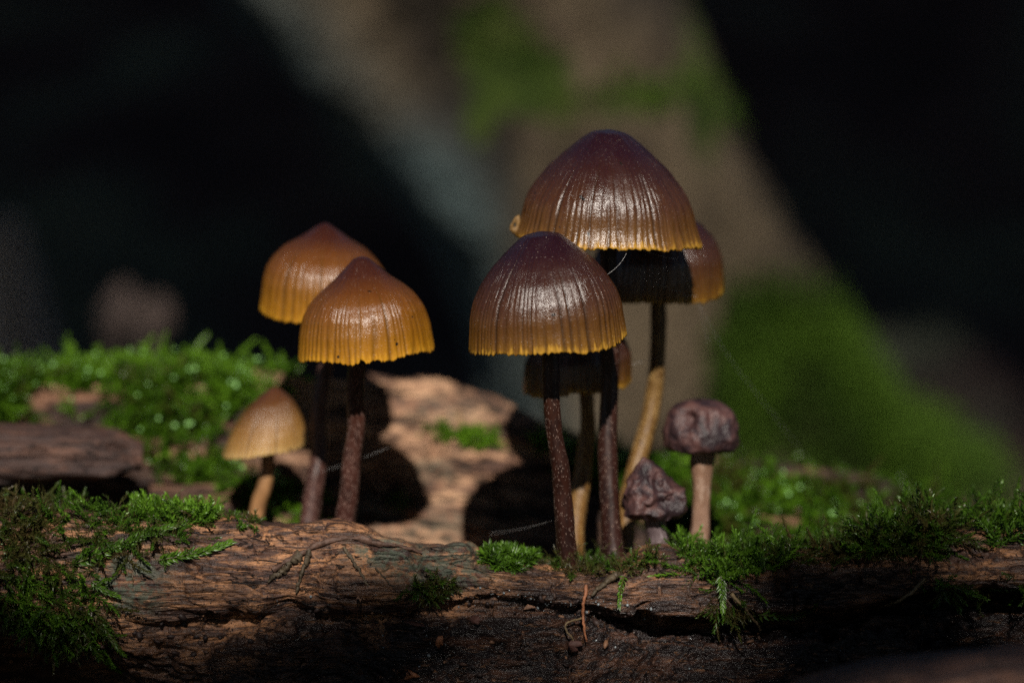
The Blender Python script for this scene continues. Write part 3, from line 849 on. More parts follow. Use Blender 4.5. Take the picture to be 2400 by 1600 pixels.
# ------------------------------------------------------------------ moss
def moss_shoot(nl, L, ll, lw, curve, spread, r, flat=0.0):
    """one leafy shoot along +z from the origin"""
    V, F, s_ = [], [], []
    bend = r.uniform(-curve, curve, 2)
    def ax(u):
        return np.array([bend[0] * u * u * L, bend[1] * u * u * L, L * u * (1 - 0.15 * u * abs(bend).sum())])
    for i in range(nl):
        u = (i + 0.3) / nl
        b = ax(u)
        d = ax(min(u + 0.02, 1.02)) - ax(u)
        d /= np.linalg.norm(d)
        ph = i * 2.39996 + r.uniform(-.3, .3)
        o = np.array([math.cos(ph), math.sin(ph) * (1 - flat), 0])
        o -= d * (o @ d)
        o /= np.linalg.norm(o) + 1e-9
        a = math.radians(spread * (1.0 - 0.55 * u) + r.uniform(-12, 12))
        ld = math.cos(a) * d + math.sin(a) * o
        side = np.cross(ld, d if abs(ld @ d) < 0.98 else o)
        side /= np.linalg.norm(side) + 1e-9
        nn = np.cross(side, ld)
        k = ll * (0.65 + 0.5 * math.sin(math.pi * min(1, u * 0.9 + 0.15))) * r.uniform(0.8, 1.15)
        w = lw * r.uniform(0.8, 1.2)
        curl = r.uniform(-0.12, 0.22) * k
        j = len(V)
        V += [b, b + ld * k * .38 + side * w * .5 + nn * w * .12, b + ld * k * .38 - nn * w * .14, b + ld * k * .38 - side * w * .5 + nn * w * .12, b + ld * k + d * curl]
        F += [(j, j + 1, j + 2), (j, j + 2, j + 3), (j + 1, j + 4, j + 2), (j + 2, j + 4, j + 3)]
        s_ += [u, u, u, u, u + 0.15]
    # thin stem, three-sided
    j = len(V)
    for u in (0, .35, .7, 1.0):
        b = ax(u)
        for q in range(3):
            V.append(b + lw * 0.16 * np.array([math.cos(q * 2.1), math.sin(q * 2.1), 0]))
            s_.append(0.0)
    for k in range(3):
        for q in range(3):
            a0, a1 = j + k * 3 + q, j + k * 3 + (q + 1) % 3
            F += [(a0, a1, a1 + 3), (a0, a1 + 3, a0 + 3)]
    return np.array(V), np.array(F), np.array(s_)

def frames(dirs, roll):
    d = dirs / (np.linalg.norm(dirs, axis=1, keepdims=True) + 1e-9)
    ref = np.where(np.abs(d[:, 2:3]) < 0.9, np.array([[0, 0, 1.0]]), np.array([[1.0, 0, 0]]))
    a = np.cross(ref, d)
    a /= np.linalg.norm(a, axis=1, keepdims=True)
    b = np.cross(d, a)
    c, s = np.cos(roll)[:, None], np.sin(roll)[:, None]
    return np.stack([c * a + s * b, -s * a + c * b, d], 1)              # rows = local x,y,z in world

def scatter(protos, pos, dirs, scale, tint, r):
    Vs, Fs, Ts = [], [], []
    off = 0
    pick = r.integers(0, len(protos), len(pos))
    for k, (V, F, s_) in enumerate(protos):
        i = np.where(pick == k)[0]
        if not len(i):
            continue
        R = frames(dirs[i], r.uniform(0, 6.28, len(i)))
        W = pos[i][:, None] + scale[i][:, None, None] * np.einsum('vk,nkj->nvj', V, R)
        Vs.append(W.reshape(-1, 3))
        Fs.append((F[None] + (np.arange(len(i)) * len(V))[:, None, None] + off).reshape(-1, 3))
        Ts.append(np.clip(tint[i][:, None] + 0.25 * (s_[None] - 0.5) + r.uniform(-.08, .08, (len(i), len(V))), 0, 1).ravel())
        off += len(i) * len(V)
    return np.concatenate(Vs), np.concatenate(Fs), np.concatenate(Ts)

def in_poly(px, py, poly):
    poly = np.array(poly, float)
    inside = np.zeros(px.shape, bool)
    j = len(poly) - 1
    for i in range(len(poly)):
        xi, yi, xj, yj = *poly[i], *poly[j]
        c = ((yi > py) != (yj > py)) & (px < (xj - xi) * (py - yi) / (yj - yi + 1e-9) + xi)
        inside ^= c
        j = i
    return inside

pr_ = np.random.default_rng(3)
PROTO = {
    "fine": [moss_shoot(26, 0.30, 0.085, 0.024, 0.5, 58, pr_) for _ in range(8)],
    "star": [moss_shoot(20, 0.16, 0.105, 0.020, 0.3, 72, pr_) for _ in range(6)],
    "frond": [moss_shoot(46, 0.62, 0.085, 0.028, 0.35, 62, pr_, 0.55) for _ in range(6)],
    "blunt": [moss_shoot(18, 0.36, 0.10, 0.045, 0.5, 55, pr_) for _ in range(8)],
    "wisp": [moss_shoot(12, 0.34, 0.10, 0.014, 0.9, 40, pr_) for _ in range(6)],
}

def moss(label, surf, poly, n, kinds, mat, lean, tint, size=(0.7, 1.2), seed=1, ymax=None, clump=1.0, up=0.6, ymin=None):
    """poly: photo outline of the patch on that surface; lean: extra growth direction"""
    r = np.random.default_rng(seed)
    G, N = surf[0].reshape(-1, 3), surf[1].reshape(-1, 3)
    a, b, _ = proj(G)
    m = in_poly(a, b, poly)
    if ymax is not None:
        m &= G[:, 1] < ymax
    if ymin is not None:
        m &= G[:, 1] > ymin
    i = np.where(m)[0]
    if clump:
        q = fbm(G[i, 0] * 1.9, G[i, 1] * 1.9, G[i, 2] * 1.9, 3, seed)
        w = np.clip(0.55 + clump * q, 0.02, None)
    else:
        w = np.ones(len(i))
    i = r.choice(i, n, p=w / w.sum())
    pos = G[i] - 0.03 * N[i] + r.normal(0, 0.02, (n, 3))
    dirs = N[i] * 0.6 + np.array([0, 0, up * 0.7]) + np.array(lean) + r.normal(0, 0.62, (n, 3)) * np.array([1.25, 1, 0.8])
    tn = np.clip(tint[0] + tint[1] * fbm(pos[:, 0] * 1.4, pos[:, 1] * 1.4, pos[:, 2] * 1.4, 3, seed + 9) + r.normal(0, 0.12, n), 0, 1)
    sc = r.uniform(*size, n)
    parts = []
    kk = r.choice(len(kinds), n, p=np.array([k[1] for k in kinds]) / sum(k[1] for k in kinds))
    off = 0
    for q, (kname, _) in enumerate(kinds):
        j = np.where(kk == q)[0]
        if not len(j):
            continue
        dj = dirs[j]
        if kname == "frond":                                      # long shoots creep along the surface
            nj = N[i[j]]
            dj = dj - 0.8 * nj * np.sum(dj * nj, 1, keepdims=True) + 0.12 * nj
        V, F, T = scatter(PROTO[kname], pos[j], dj, sc[j], tn[j] * (0.35 if kname == "wisp" else 1), r)
        parts.append((V, F + off, T))
        off += len(V)
    me = make_mesh("moss_patch", np.concatenate([p[0] for p in parts]), np.concatenate([p[1] for p in parts]), attrs={"tint": np.concatenate([p[2] for p in parts])})
    return obj("moss_patch", me, mat, label=label, cat="moss", kind="stuff")

FINE = [("fine", 0.6), ("frond", 0.15), ("star", 0.15), ("wisp", 0.15)]
moss("dense green and brown moss over the left end of the rotting log", FRONT,
     [(-500, 1150), (100, 1150), (300, 1165), (470, 1190), (492, 1218), (440, 1240), (395, 1275), (300, 1300), (230, 1320), (215, 1370), (250, 1420), (240, 1500), (120, 1520), (20, 1440), (-500, 1430)],
     4200, [("fine", 0.40), ("frond", 0.22), ("wisp", 0.50)], MAT["moss"], (0.15, -0.2, -0.5), (0.36, 0.45), (0.5, 0.9), 21, up=0.3, clump=0.55)
moss("bright green upright moss tufts on the log ridge beside the left moss mat", FRONT, [(320, 1180), (480, 1195), (505, 1222), (430, 1232), (330, 1215)], 420, [("fine", 0.7), ("star", 0.3)], MAT["moss"], (0.25, -0.15, 0.3), (0.72, 0.25), (0.6, 1.0), 22)
moss("tiny dark moss tuft at the foot of the smallest tan mushroom", FRONT, [(535, 1205), (605, 1225), (612, 1245), (545, 1238)], 60, [("star", 1)], MAT["moss"], (0, -0.1, 0.1), (0.35, 0.2), (0.5, 0.85), 23, ymin=-0.4)
moss("dark green moss tuft low on the face of the log under its bulge", FRONT, [(960, 1362), (1100, 1358), (1120, 1385), (1060, 1400), (970, 1390)], 120, [("fine", 0.6), ("star", 0.4)], MAT["moss"], (0.3, -0.3, -0.4), (0.42, 0.3), (0.55, 0.95), 24, up=0.0)
moss("spiky bright green moss tuft in front of the white flecked stem", FRONT, [(1140, 1302), (1235, 1306), (1245, 1335), (1150, 1335)], 150, [("star", 1)], MAT["moss"], (0, -0.2, 0.3), (0.72, 0.2), (0.8, 1.25), 25, ymin=-0.5)
moss("olive brown low moss on the ridge before the two dark stems", FRONT, [(1255, 1308), (1420, 1318), (1470, 1322), (1510, 1300), (1560, 1310), (1480, 1345), (1300, 1345)], 330, [("star", 0.4), ("fine", 0.3), ("wisp", 0.5)], MAT["moss"], (0, -0.25, 0.05), (0.33, 0.35), (0.5, 0.9), 26, ymin=-0.55)
moss("thick bright green moss cushion on the ridge before the shrivelled mushrooms", FRONT, [(1590, 1285), (1700, 1290), (1800, 1282), (1850, 1285), (1800, 1330), (1740, 1365), (1640, 1355), (1600, 1330)], 760, [("fine", 0.55), ("star", 0.2), ("frond", 0.3), ("wisp", 0.12)], MAT["moss"], (0.1, -0.25, 0.05), (0.64, 0.36), (0.5, 0.9), 27, up=0.4, clump=1.3)
moss("moss fringe hanging down the log face below the bright cushion", FRONT, [(1650, 1345), (1730, 1350), (1760, 1420), (1700, 1450), (1665, 1430)], 80, [("frond", 0.35), ("fine", 0.5), ("wisp", 0.5)], MAT["moss"], (0.1, -0.1, -1.2), (0.45, 0.40), (0.5, 0.8), 28, up=-0.4)
moss("deep moss mound over the right end of the rotting log", FRONT, [(1870, 1262), (2000, 1240), (2100, 1215), (2250, 1190), (3000, 1190), (3000, 1275), (2300, 1285), (2150, 1295), (2000, 1310), (1930, 1310)], 2600, [("fine", 0.55), ("frond", 0.40), ("wisp", 0.20)], MAT["moss"], (-0.1, -0.2, 0.25), (0.50, 0.36), (0.6, 1.15), 29, clump=1.1)
moss("scattered low moss creeping along the ridge between cushion and right mound", FRONT, [(1790, 1285), (1900, 1278), (2000, 1262), (2010, 1300), (1900, 1318), (1800, 1330)], 560, [("fine", 0.6), ("wisp", 0.3), ("frond", 0.2)], MAT["moss"], (0.1, -0.3, -0.1), (0.5, 0.4), (0.45, 0.8), 33, up=0.3, clump=1.5)
moss("green moss strand drooping over the log edge below the right mound", FRONT, [(2120, 1290), (2165, 1290), (2170, 1350), (2140, 1350)], 60, [("frond", 0.7), ("fine", 0.3)], MAT["moss"], (0, -0.2, -1.3), (0.5, 0.2), (0.6, 0.9), 30, up=-0.3)
moss("dim moss fringe over the black hollow at the right end of the log", FRONT, [(2190, 1360), (2300, 1370), (2420, 1350), (2700, 1350), (2700, 1400), (2200, 1395)], 260, FINE, MAT["moss"], (0, -0.4, -0.5), (0.42, 0.3), (0.6, 1.0), 31, up=0.0, ymax=-0.2)
BL = [("blunt", 0.8), ("frond", 0.2)]
moss("bright moss carpet along the top of the left fallen branch", REAR, [(-600, 845), (400, 845), (600, 858), (700, 885), (690, 905), (620, 935), (520, 965), (480, 1010), (360, 1010), (270, 985), (-600, 985)], 4600, BL, MAT["moss_rear"], (0, -0.5, -0.1), (0.58, 0.48), (0.5, 1.15), 41, clump=1.1, up=0.35)
moss("moss tongue trailing down the fallen branch beside the smallest mushroom", REAR, [(330, 985), (470, 985), (520, 1090), (470, 1125), (400, 1090)], 620, BL, MAT["moss_rear"], (0.1, -0.5, -0.7), (0.58, 0.3), (0.7, 1.15), 42, up=0.0)
moss("moss hanging behind the stems of the amber mushrooms", REAR, [(500, 1090), (620, 1080), (730, 1100), (800, 1180), (740, 1270), (560, 1250)], 420, BL, MAT["moss_rear"], (0, -0.5, -0.8), (0.48, 0.3), (0.6, 1.05), 43, up=-0.2)
moss("thin strip of green moss along the edge of the pale fallen branch", REAR, [(985, 1002), (1100, 1012), (1290, 1040), (1290, 1068), (1180, 1048), (1120, 1052), (1075, 1035), (990, 1018)], 330, [("blunt", 1)], MAT["moss_rear"], (0, -0.3, 0.2), (0.68, 0.25), (0.4, 0.7), 44, clump=0.5)
moss("mossy top of the fallen branch behind the right group of stems", REAR, [(1280, 1038), (1480, 1078), (1560, 1090), (1560, 1160), (1480, 1150), (1300, 1100)], 420, BL, MAT["moss_rear"], (0, -0.4, 0.2), (0.58, 0.3), (0.6, 1.05), 45)
moss("deep green moss bank right of the shrivelled mushrooms", REAR, [(1540, 1092), (1700, 1105), (1900, 1125), (2100, 1158), (2100, 1200), (1960, 1290), (1560, 1290)], 2300, BL, MAT["moss_rear"], (0.1, -0.6, -0.4), (0.40, 0.40), (0.7, 1.2), 46, up=0.2)
moss("dim moss on the far right reach of the fallen branch", REAR, [(2080, 1155), (2400, 1200), (3000, 1240), (3000, 1290), (2080, 1290)], 700, BL, MAT["moss_rear"], (0, -0.5, -0.1), (0.42, 0.3), (0.7, 1.2), 47)
moss("small green moss sprig on the pale wood of the fallen branch", REAR, [(915, 1175), (960, 1172), (962, 1192), (918, 1194)], 16, [("blunt", 1)], MAT["moss_rear"], (0, -0.5, 0), (0.5, 0.2), (0.4, 0.6), 48, clump=0)

def strand(name, label, surf, pix, nleaf, ll, lw, tint, seed, lift=0.05, flat=0.45, cat="moss"):
    """a single long moss shoot lying along photo pixels on a surface"""
    r = np.random.default_rng(seed)
    pts = []
    for a, b in pix:
        p, n = surface_point(surf, a, b)
        pts.append(P(a, b, p[1] - lift))
    path = smooth_path(pts, 60)
    L = np.linalg.norm(np.diff(path, axis=0), axis=1).sum()
    V, F, T = [], [], []
    tv, tf, _ = tube(path, np.linspace(0.014, 0.006, 60), 5)
    V.append(tv)
    tri = []
    for f in tf:
        tri += [f] if f.shape[1] == 3 else [f[:, [0, 1, 2]], f[:, [0, 2, 3]]]
    F.append(np.concatenate(tri))
    T.append(np.full(len(tv), 0.2))
    off = len(tv)
    VV = []
    for i in range(nleaf):
        u = (i + 0.5) / nleaf
        k = int(u * 58)
        b, d = path[k], path[k + 1] - path[k]
        d /= np.linalg.norm(d)
        side = np.cross(d, np.array([0, -1.0, 0]))
        side /= np.linalg.norm(side)
        nrm = np.cross(side, d)
        ph = i * 2.39996
        o = math.cos(ph) * side + (1 - flat) * math.sin(ph) * nrm
        o /= np.linalg.norm(o)
        a = math.radians(r.uniform(38, 66) * (1 - 0.5 * u))
        ld = math.cos(a) * d + math.sin(a) * o
        sd = np.cross(ld, nrm if abs(ld @ nrm) < 0.9 else side)
        sd /= np.linalg.norm(sd)
        nn = np.cross(sd, ld)
        kk, w = ll * r.uniform(0.75, 1.2) * (1 - 0.35 * u), lw * r.uniform(0.8, 1.2)
        j = off + len(VV)
        VV += [b, b + ld * kk * .4 + sd * w / 2 + nn * w * .12, b + ld * kk * .4 - nn * w * .14, b + ld * kk * .4 - sd * w / 2 + nn * w * .12, b + ld * kk + d * kk * .15]
        F.append(np.array([(j, j + 1, j + 2), (j, j + 2, j + 3), (j + 1, j + 4, j + 2), (j + 2, j + 4, j + 3)]))
        T.append(np.full(5, np.clip(tint + r.normal(0, 0.12) + 0.2 * (u - .5), 0, 1)))
    me = make_mesh(name, np.concatenate(V + [np.array(VV)]), np.concatenate(F), attrs={"tint": np.concatenate(T)})
    return obj(name, me, MAT["moss"], label=label, cat=cat)

strand("moss_shoot", "single feathery green moss shoot lying across the orange brown wood", FRONT, [(370, 1312), (430, 1302), (490, 1288), (545, 1268)], 80, 0.12, 0.036, 0.72, 1)
strand("moss_shoot", "long leafy moss shoot crossing the log above the single feathery one", FRONT, [(180, 1318), (240, 1296), (300, 1268), (360, 1245), (430, 1225)], 110, 0.13, 0.038, 0.62, 2, 0.07)
strand("moss_shoot", "brownish moss shoot dangling below the left end of the log", FRONT, [(100, 1400), (105, 1450), (95, 1500), (112, 1548)], 80, 0.10, 0.030, 0.22, 3, 0.05)
strand("moss_shoot", "long green moss shoot dangling down over the dark hollow", FRONT, [(170, 1440), (205, 1490), (230, 1535), (285, 1575)], 90, 0.11, 0.034, 0.42, 4, 0.06)
strand("moss_shoot", "short olive moss shoot dangling beside the long green one", FRONT, [(215, 1420), (245, 1470), (270, 1510), (290, 1535)], 70, 0.10, 0.030, 0.34, 5, 0.06)
strand("moss_shoot", "small green moss shoot at the edge of the grey lichen", FRONT, [(215, 1362), (240, 1380), (262, 1392), (280, 1398)], 46, 0.085, 0.026, 0.66, 6, 0.05)
strand("moss_shoot", "bluish green moss shoot stretched under the log edge over the crevice", FRONT, [(1780, 1440), (1815, 1442), (1850, 1448), (1885, 1440), (1915, 1415)], 80, 0.10, 0.032, 0.55, 7, 0.10)
strand("moss_shoot", "moss shoot hanging straight down from the bright ridge cushion", FRONT, [(1690, 1350), (1692, 1385), (1694, 1410), (1695, 1432)], 60, 0.09, 0.034, 0.72, 8, 0.08)
strand("moss_shoot", "thin green moss shoot hanging from the olive moss", FRONT, [(1462, 1350), (1455, 1380), (1452, 1405), (1451, 1425)], 36, 0.07, 0.024, 0.60, 9, 0.05)

# ------------------------------------------------------------------ rootlets, fibres, chips, dew, webs
def fibre(name, label, pix, r0, r1, col, surf=FRONT, lift=0.03, cat="fibre", Y=None, rough=0.25, ns=8, group=None):
    if Y is None:
        pts = []
        for a, b in pix:
            p, n = surface_point(surf, a, b)
            pts.append(P(a, b, p[1] - lift))
    else:
        pts = [P(a, b, y) for (a, b), y in zip(pix, Y)]
    path = smooth_path(pts, 60)
    path = path + 0.35 * r0 * np.stack([fbm(np.arange(60) * 0.17, None, None, 3, q + len(label)) for q in range(3)], 1)
    V, F, uv = tube(path, np.linspace(r0, r1, 60) * (1 + 0.5 * rough * fbm(np.arange(60) * 0.22, None, None, 3, len(label))), ns, rough * 0.5, len(pix))
    return obj(name, make_mesh(name, V, F, uv), col, label=label, cat=cat, group=group)

MAT["orange"] = plain("orange_fibre", (0.24, 0.095, 0.045), 0.4, 8, 0.55)
MAT["straw"] = plain("straw_fibre", (0.13, 0.092, 0.048), 0.4, 8, 0.6)
MAT["root"] = plain("dark_rootlet", (0.075, 0.042, 0.030), 0.5, 8, 0.6, 0.04)
MAT["bark_strip"] = plain("bark_strip", (0.050, 0.037, 0.022), 0.6, 6, 0.6, 0.04)
fibre("plant_fibre", "thin orange brown plant fibre hanging down the dark log face", [(1374, 1372), (1368, 1410), (1366, 1450), (1374, 1500)], 0.022, 0.013, MAT["orange"], lift=0.09)
fibre("plant_fibre", "pale curled plant fibre beside the orange hanging one", [(1364, 1448), (1340, 1454), (1318, 1462), (1330, 1484), (1344, 1498)], 0.012, 0.012, MAT["straw"], lift=0.08)
fibre("dry_stalk", "dry straw stalk poking down from the hanging moss fringe", [(1712, 1390), (1740, 1415), (1762, 1445), (1783, 1474)], 0.022, 0.012, MAT["straw"], lift=0.13, cat="stalk")
fibre("rootlet", "thin arched rootlet at the log edge below the right moss mound", [(2168, 1355), (2140, 1388), (2110, 1408), (2060, 1424)], 0.024, 0.012, MAT["straw"], lift=0.06, cat="root")
fibre("rootlet", "dark ropy rootlet arching over the bulge of the log", [(640, 1338), (680, 1312), (720, 1288), (760, 1266), (810, 1258), (860, 1266), (920, 1280), (990, 1292)], 0.045, 0.022, MAT["root"], lift=-0.005, cat="root", rough=0.9)
fibre("rootlet", "short pale rootlet curling down from the ropy one", [(724, 1290), (716, 1318), (704, 1350), (696, 1388)], 0.030, 0.014, MAT["bark_strip"], lift=0.02, cat="root", rough=0.8)
fibre("bark_strip", "peeling grey green bark strip left of the ropy rootlet", [(700, 1302), (672, 1326), (650, 1345), (628, 1362)], 0.045, 0.016, MAT["bark_strip"], lift=0.015, cat="bark", rough=0.9)
fibre("bark_strip", "long straight ridge of bark on the dark bulge", [(806, 1282), (830, 1318), (850, 1350), (862, 1372)], 0.022, 0.010, MAT["bark_strip"], lift=-0.002, cat="bark", rough=0.9)
fibre("bark_strip", "fine bark sliver lying slantwise right of the bulge", [(880, 1330), (900, 1352), (918, 1372), (928, 1386)], 0.012, 0.006, MAT["bark_strip"], lift=0.004, cat="bark", rough=0.6)
fibre("grass_leaf", "grey green dead blade lying aslant on the log above the orange fibre", [(1388, 1395), (1405, 1374), (1430, 1356), (1450, 1345)], 0.016, 0.048, MAT["bark_strip"], lift=0.04, cat="leaf", rough=0.3)

def chip(label, px, py, w, h, mat, seed):
    r = np.random.default_rng(seed)
    p, n = surface_point(FRONT, px, py)
    c = P(px, py, p[1] - 0.03)
    k = 9
    th = np.sort(r.uniform(0, 6.28, k))
    ring = np.stack([np.cos(th) * w * r.uniform(.75, 1.1, k), 0.03 * r.normal(0, 1, k), np.sin(th) * h * r.uniform(.7, 1.1, k)], 1)
    tilt = Matrix.Rotation(r.uniform(-.5, .5), 3, 'X') @ Matrix.Rotation(r.uniform(-.6, .6), 3, 'Y')
    ring = ring @ np.array(tilt).T
    V = np.concatenate([c + ring + [0, -0.03, 0], c + ring * 0.9 + [0, 0.04, 0], [c + [0, -0.045, 0]], [c + [0, 0.05, 0]]])
    i = np.arange(k)
    F = [np.stack([i, (i + 1) % k, k + (i + 1) % k, k + i], -1), np.stack([np.full(k, 2 * k), (i + 1) % k, i], -1), np.stack([np.full(k, 2 * k + 1), k + i, k + (i + 1) % k], -1)]
    obj("wood_chip", make_mesh("wood_chip", V, F, smooth=False), mat, label=label, cat="wood chip")
MAT["chip_red"] = plain("chip_reddish", (0.065, 0.028, 0.022), 0.3, 9, 0.6, 0.03)
MAT["chip_pale"] = plain("chip_pale", (0.20, 0.11, 0.07), 0.3, 9, 0.6, 0.03)
chip("reddish angular wood chip on the black log face under the moss tuft", 1115, 1452, 0.075, 0.07, MAT["chip_red"], 1)
chip("pale oval wood chip under the cracked ridge", 1240, 1422, 0.085, 0.035, MAT["chip_pale"], 2)
chip("long reddish splinter lying on the dark log face", 975, 1462, 0.15, 0.025, MAT["chip_red"], 3)
chip("orange wood chip low on the dark log face", 1030, 1500, 0.045, 0.09, MAT["orange"], 4)
chip("small round pale wood chip under the bulge", 842, 1401, 0.035, 0.033, MAT["chip_pale"], 5)
chip("rusty wood chip at the foot of the log face", 968, 1580, 0.10, 0.06, MAT["orange"], 6)
chip("dark red wood lump beside the end of the orange fibre", 1345, 1512, 0.11, 0.08, MAT["chip_red"], 7)

# tiny dew and slime beads on the wet dark wood
def beads():
    r = np.random.default_rng(5)
    G = FRONT[0].reshape(-1, 3)
    a, b, _ = proj(G)
    Vs, Fs, off = [], [], 0
    ph = np.linspace(0, np.pi, 6)
    th = np.linspace(0, 2 * np.pi, 8, endpoint=False)
    sp = np.stack([np.outer(np.sin(ph), np.cos(th)), np.outer(np.sin(ph), np.sin(th)), np.outer(np.cos(ph), np.ones(8))], -1).reshape(-1, 3)
    f = grid_faces(6, 8, False, True)
    m = np.where(in_poly(a, b, [(640, 1400), (1000, 1370), (1300, 1380), (1500, 1420), (2000, 1480), (2400, 1480), (2400, 1560), (700, 1590)]) & (G[:, 1] < 0.0))[0]
    m2 = np.where(in_poly(a, b, [(1080, 1385), (1500, 1400), (1560, 1430), (1120, 1415)]) & (G[:, 1] < 0.0))[0]
    for i in np.concatenate([r.choice(m, 90), r.choice(m2, 50)]):
        k = 0.006 + 0.014 * r.random() ** 3
        Vs.append(G[i] + np.array([0, -k * 0.6, 0]) + k * sp)
        Fs.append(f + off)
        off += len(sp)
    m = NT("dew")
    mat = m.done((0.16, 0.18, 0.19), 0.10, None, 0.9)
    obj("dew_and_glint_beads", make_mesh("dew_and_glint_beads", np.concatenate(Vs), np.concatenate(Fs)), mat, label="tiny wet beads on the dark foot of the log", cat="dew", kind="stuff")
beads()

def crumbs():
    """loose bits of rotten wood clinging to the dark face of the log"""
    r = np.random.default_rng(25)
    G, N = FRONT[0].reshape(-1, 3), FRONT[1].reshape(-1, 3)
    a, b, _ = proj(G)
    m = np.where(in_poly(a, b, [(-100, 1420), (640, 1430), (1000, 1385), (1300, 1395), (1500, 1440), (2500, 1440), (2500, 1640), (-100, 1640)]) & (G[:, 1] < 1.5))[0]
    m2 = np.where(in_poly(a, b, [(300, 1230), (1000, 1290), (2400, 1270), (2400, 1400), (300, 1420)]) & (G[:, 1] < 0.1))[0]
    ico = np.array([(0, 0, 1), (.9, 0, .4), (.28, .85, .45), (-.72, .53, .42), (-.72, -.53, .46), (.28, -.85, .4), (.72, .53, -.45), (-.28, .85, -.45), (-.9, 0, -.42), (-.28, -.85, -.45), (.72, -.53, -.44), (0, 0, -1)])
    fc = np.array([(0, 1, 2), (0, 2, 3), (0, 3, 4), (0, 4, 5), (0, 5, 1), (1, 6, 2), (2, 7, 3), (3, 8, 4), (4, 9, 5), (5, 10, 1), (2, 6, 7), (3, 7, 8), (4, 8, 9), (5, 9, 10), (1, 10, 6), (11, 7, 6), (11, 8, 7), (11, 9, 8), (11, 10, 9), (11, 6, 10)])
    idx = np.concatenate([r.choice(m, 1300), r.choice(m2, 200)])
    n = len(idx)
    k = 0.009 + 0.036 * r.random(n) ** 3.5
    k[1300:] = r.uniform(0.006, 0.014, 200)
    R = frames(N[idx] + r.normal(0, 0.5, (n, 3)), r.uniform(0, 6.28, n))
    sh = np.stack([r.uniform(0.6, 2.2, n), r.uniform(0.6, 1.2, n), r.uniform(0.4, 0.9, n)], 1)
    loc = ico[None] * sh[:, None] * k[:, None, None] * r.uniform(0.75, 1.2, (n, 12, 1))
    W = G[idx][:, None] + N[idx][:, None] * (0.2 * k[:, None, None]) + np.einsum('nvk,nkj->nvj', loc, R)
    F = (fc[None] + (np.arange(n) * 12)[:, None, None]).reshape(-1, 3)
    t = np.repeat(r.random(n), 12)
    mm = NT("wood_crumb")
    c = mm.ramp(mm.attr("tint"), [(0.0, (0.010, 0.006, 0.006)), (0.6, (0.022, 0.012, 0.010)), (0.85, (0.07, 0.034, 0.020)), (1.0, (0.17, 0.085, 0.045))])
    mat = mm.done(c, 0.6, None, 0.35)
    obj("wood_crumbs", make_mesh("wood_crumbs", W.reshape(-1, 3), F, attrs={"tint": t}, smooth=False), mat, label="loose crumbs of dark rotten wood clinging to the log face", cat="debris", kind="stuff")
crumbs()

def glint_beads():
    r = np.random.default_rng(15)
    ph = np.linspace(0, np.pi, 6)
    th = np.linspace(0, 2 * np.pi, 8, endpoint=False)
    sp = np.stack([np.outer(np.sin(ph), np.cos(th)), np.outer(np.sin(ph), np.sin(th)), np.outer(np.cos(ph), np.ones(8))], -1).reshape(-1, 3)
    f = grid_faces(6, 8, False, True)
    G, N = REAR[0].reshape(-1, 3), REAR[1].reshape(-1, 3)
    a, b, _ = proj(G)
    Vs, Fs, off = [], [], 0
    for poly, n in (([(-200, 860), (600, 865), (640, 920), (500, 1000), (400, 1100), (300, 960), (-200, 950)], 70), ([(510, 1100), (720, 1110), (740, 1240), (560, 1230)], 14),
                    ([(1300, 1045), (1500, 1085), (1480, 1130), (1320, 1090)], 16), ([(1600, 1105), (2080, 1160), (1980, 1270), (1600, 1270)], 34)):
        m = np.where(in_poly(a, b, poly) & (G[:, 1] < 5.6))[0]
        for i in r.choice(m, n):
            k = r.uniform(0.012, 0.032)
            Vs.append(G[i] + N[i] * r.uniform(0.15, 0.34) + np.array([0, -0.08, 0.06]) + k * sp)
            Fs.append(f + off)
            off += len(sp)
    mat = NT("moss_glint").done((0.22, 0.45, 0.12), 0.42, None, 0.8)  # pale green beads added to stand for glints of wet leaves
    obj("dew_and_glint_beads", make_mesh("moss_glint_beads", np.concatenate(Vs), np.concatenate(Fs)), mat, label="pale green beads added as blurred glints on the moss of the fallen branch", cat="dew", kind="stuff")
glint_beads()

MAT["silk"] = NT("silk").done((0.55, 0.54, 0.53), 0.35, None, 0.6)
def thread(label, pix, Y, rad=0.0010):
    pts = np.array([P(a, b, y) for (a, b), y in zip(pix, Y)])
    if len(pts) == 2:
        t = np.linspace(0, 1, 12)[:, None]
        path = pts[0] * (1 - t) + pts[1] * t + np.array([0, 0, -0.02]) * np.sin(np.pi * t)
    else:
        path = smooth_path(pts, 24)
    V, F, uv = tube(path, rad, 4)
    obj("spider_thread", make_mesh("spider_thread", V, F, uv), MAT["silk"], label=label, cat="spider thread", group="spider threads between the mushrooms")
thread("curved spider thread from the tallest cap rim down to the domed cap", [(1472, 584), (1466, 600), (1452, 620), (1436, 635), (1418, 647)], [0.18, 0.16, 0.12, 0.08, 0.05])
thread("spider thread running under the tallest cap rim to a knot of silk", [(1500, 583), (1586, 607)], [0.2, 0.6])
thread("short spider thread from the knot of silk up to the tallest cap", [(1586, 607), (1594, 583)], [0.6, 0.65])
thread("spider thread from the knot of silk to the rear dark cap rim", [(1586, 607), (1632, 696)], [0.6, 1.9])
thread("faint spider thread across the face of the rear dark cap", [(1540, 663), (1632, 696)], [1.75, 1.9])
thread("long spider thread slanting from the rear dark cap to the mossy branch", [(1632, 696), (1690, 818), (1780, 930), (1850, 1020), (1905, 1092)], [1.9, 2.6, 3.4, 4.2, 4.9], 0.0008)
thread("second spider thread hanging beside the long slanting one", [(1634, 696), (1642, 730), (1660, 800)], [1.9, 2.1, 2.5], 0.0012)
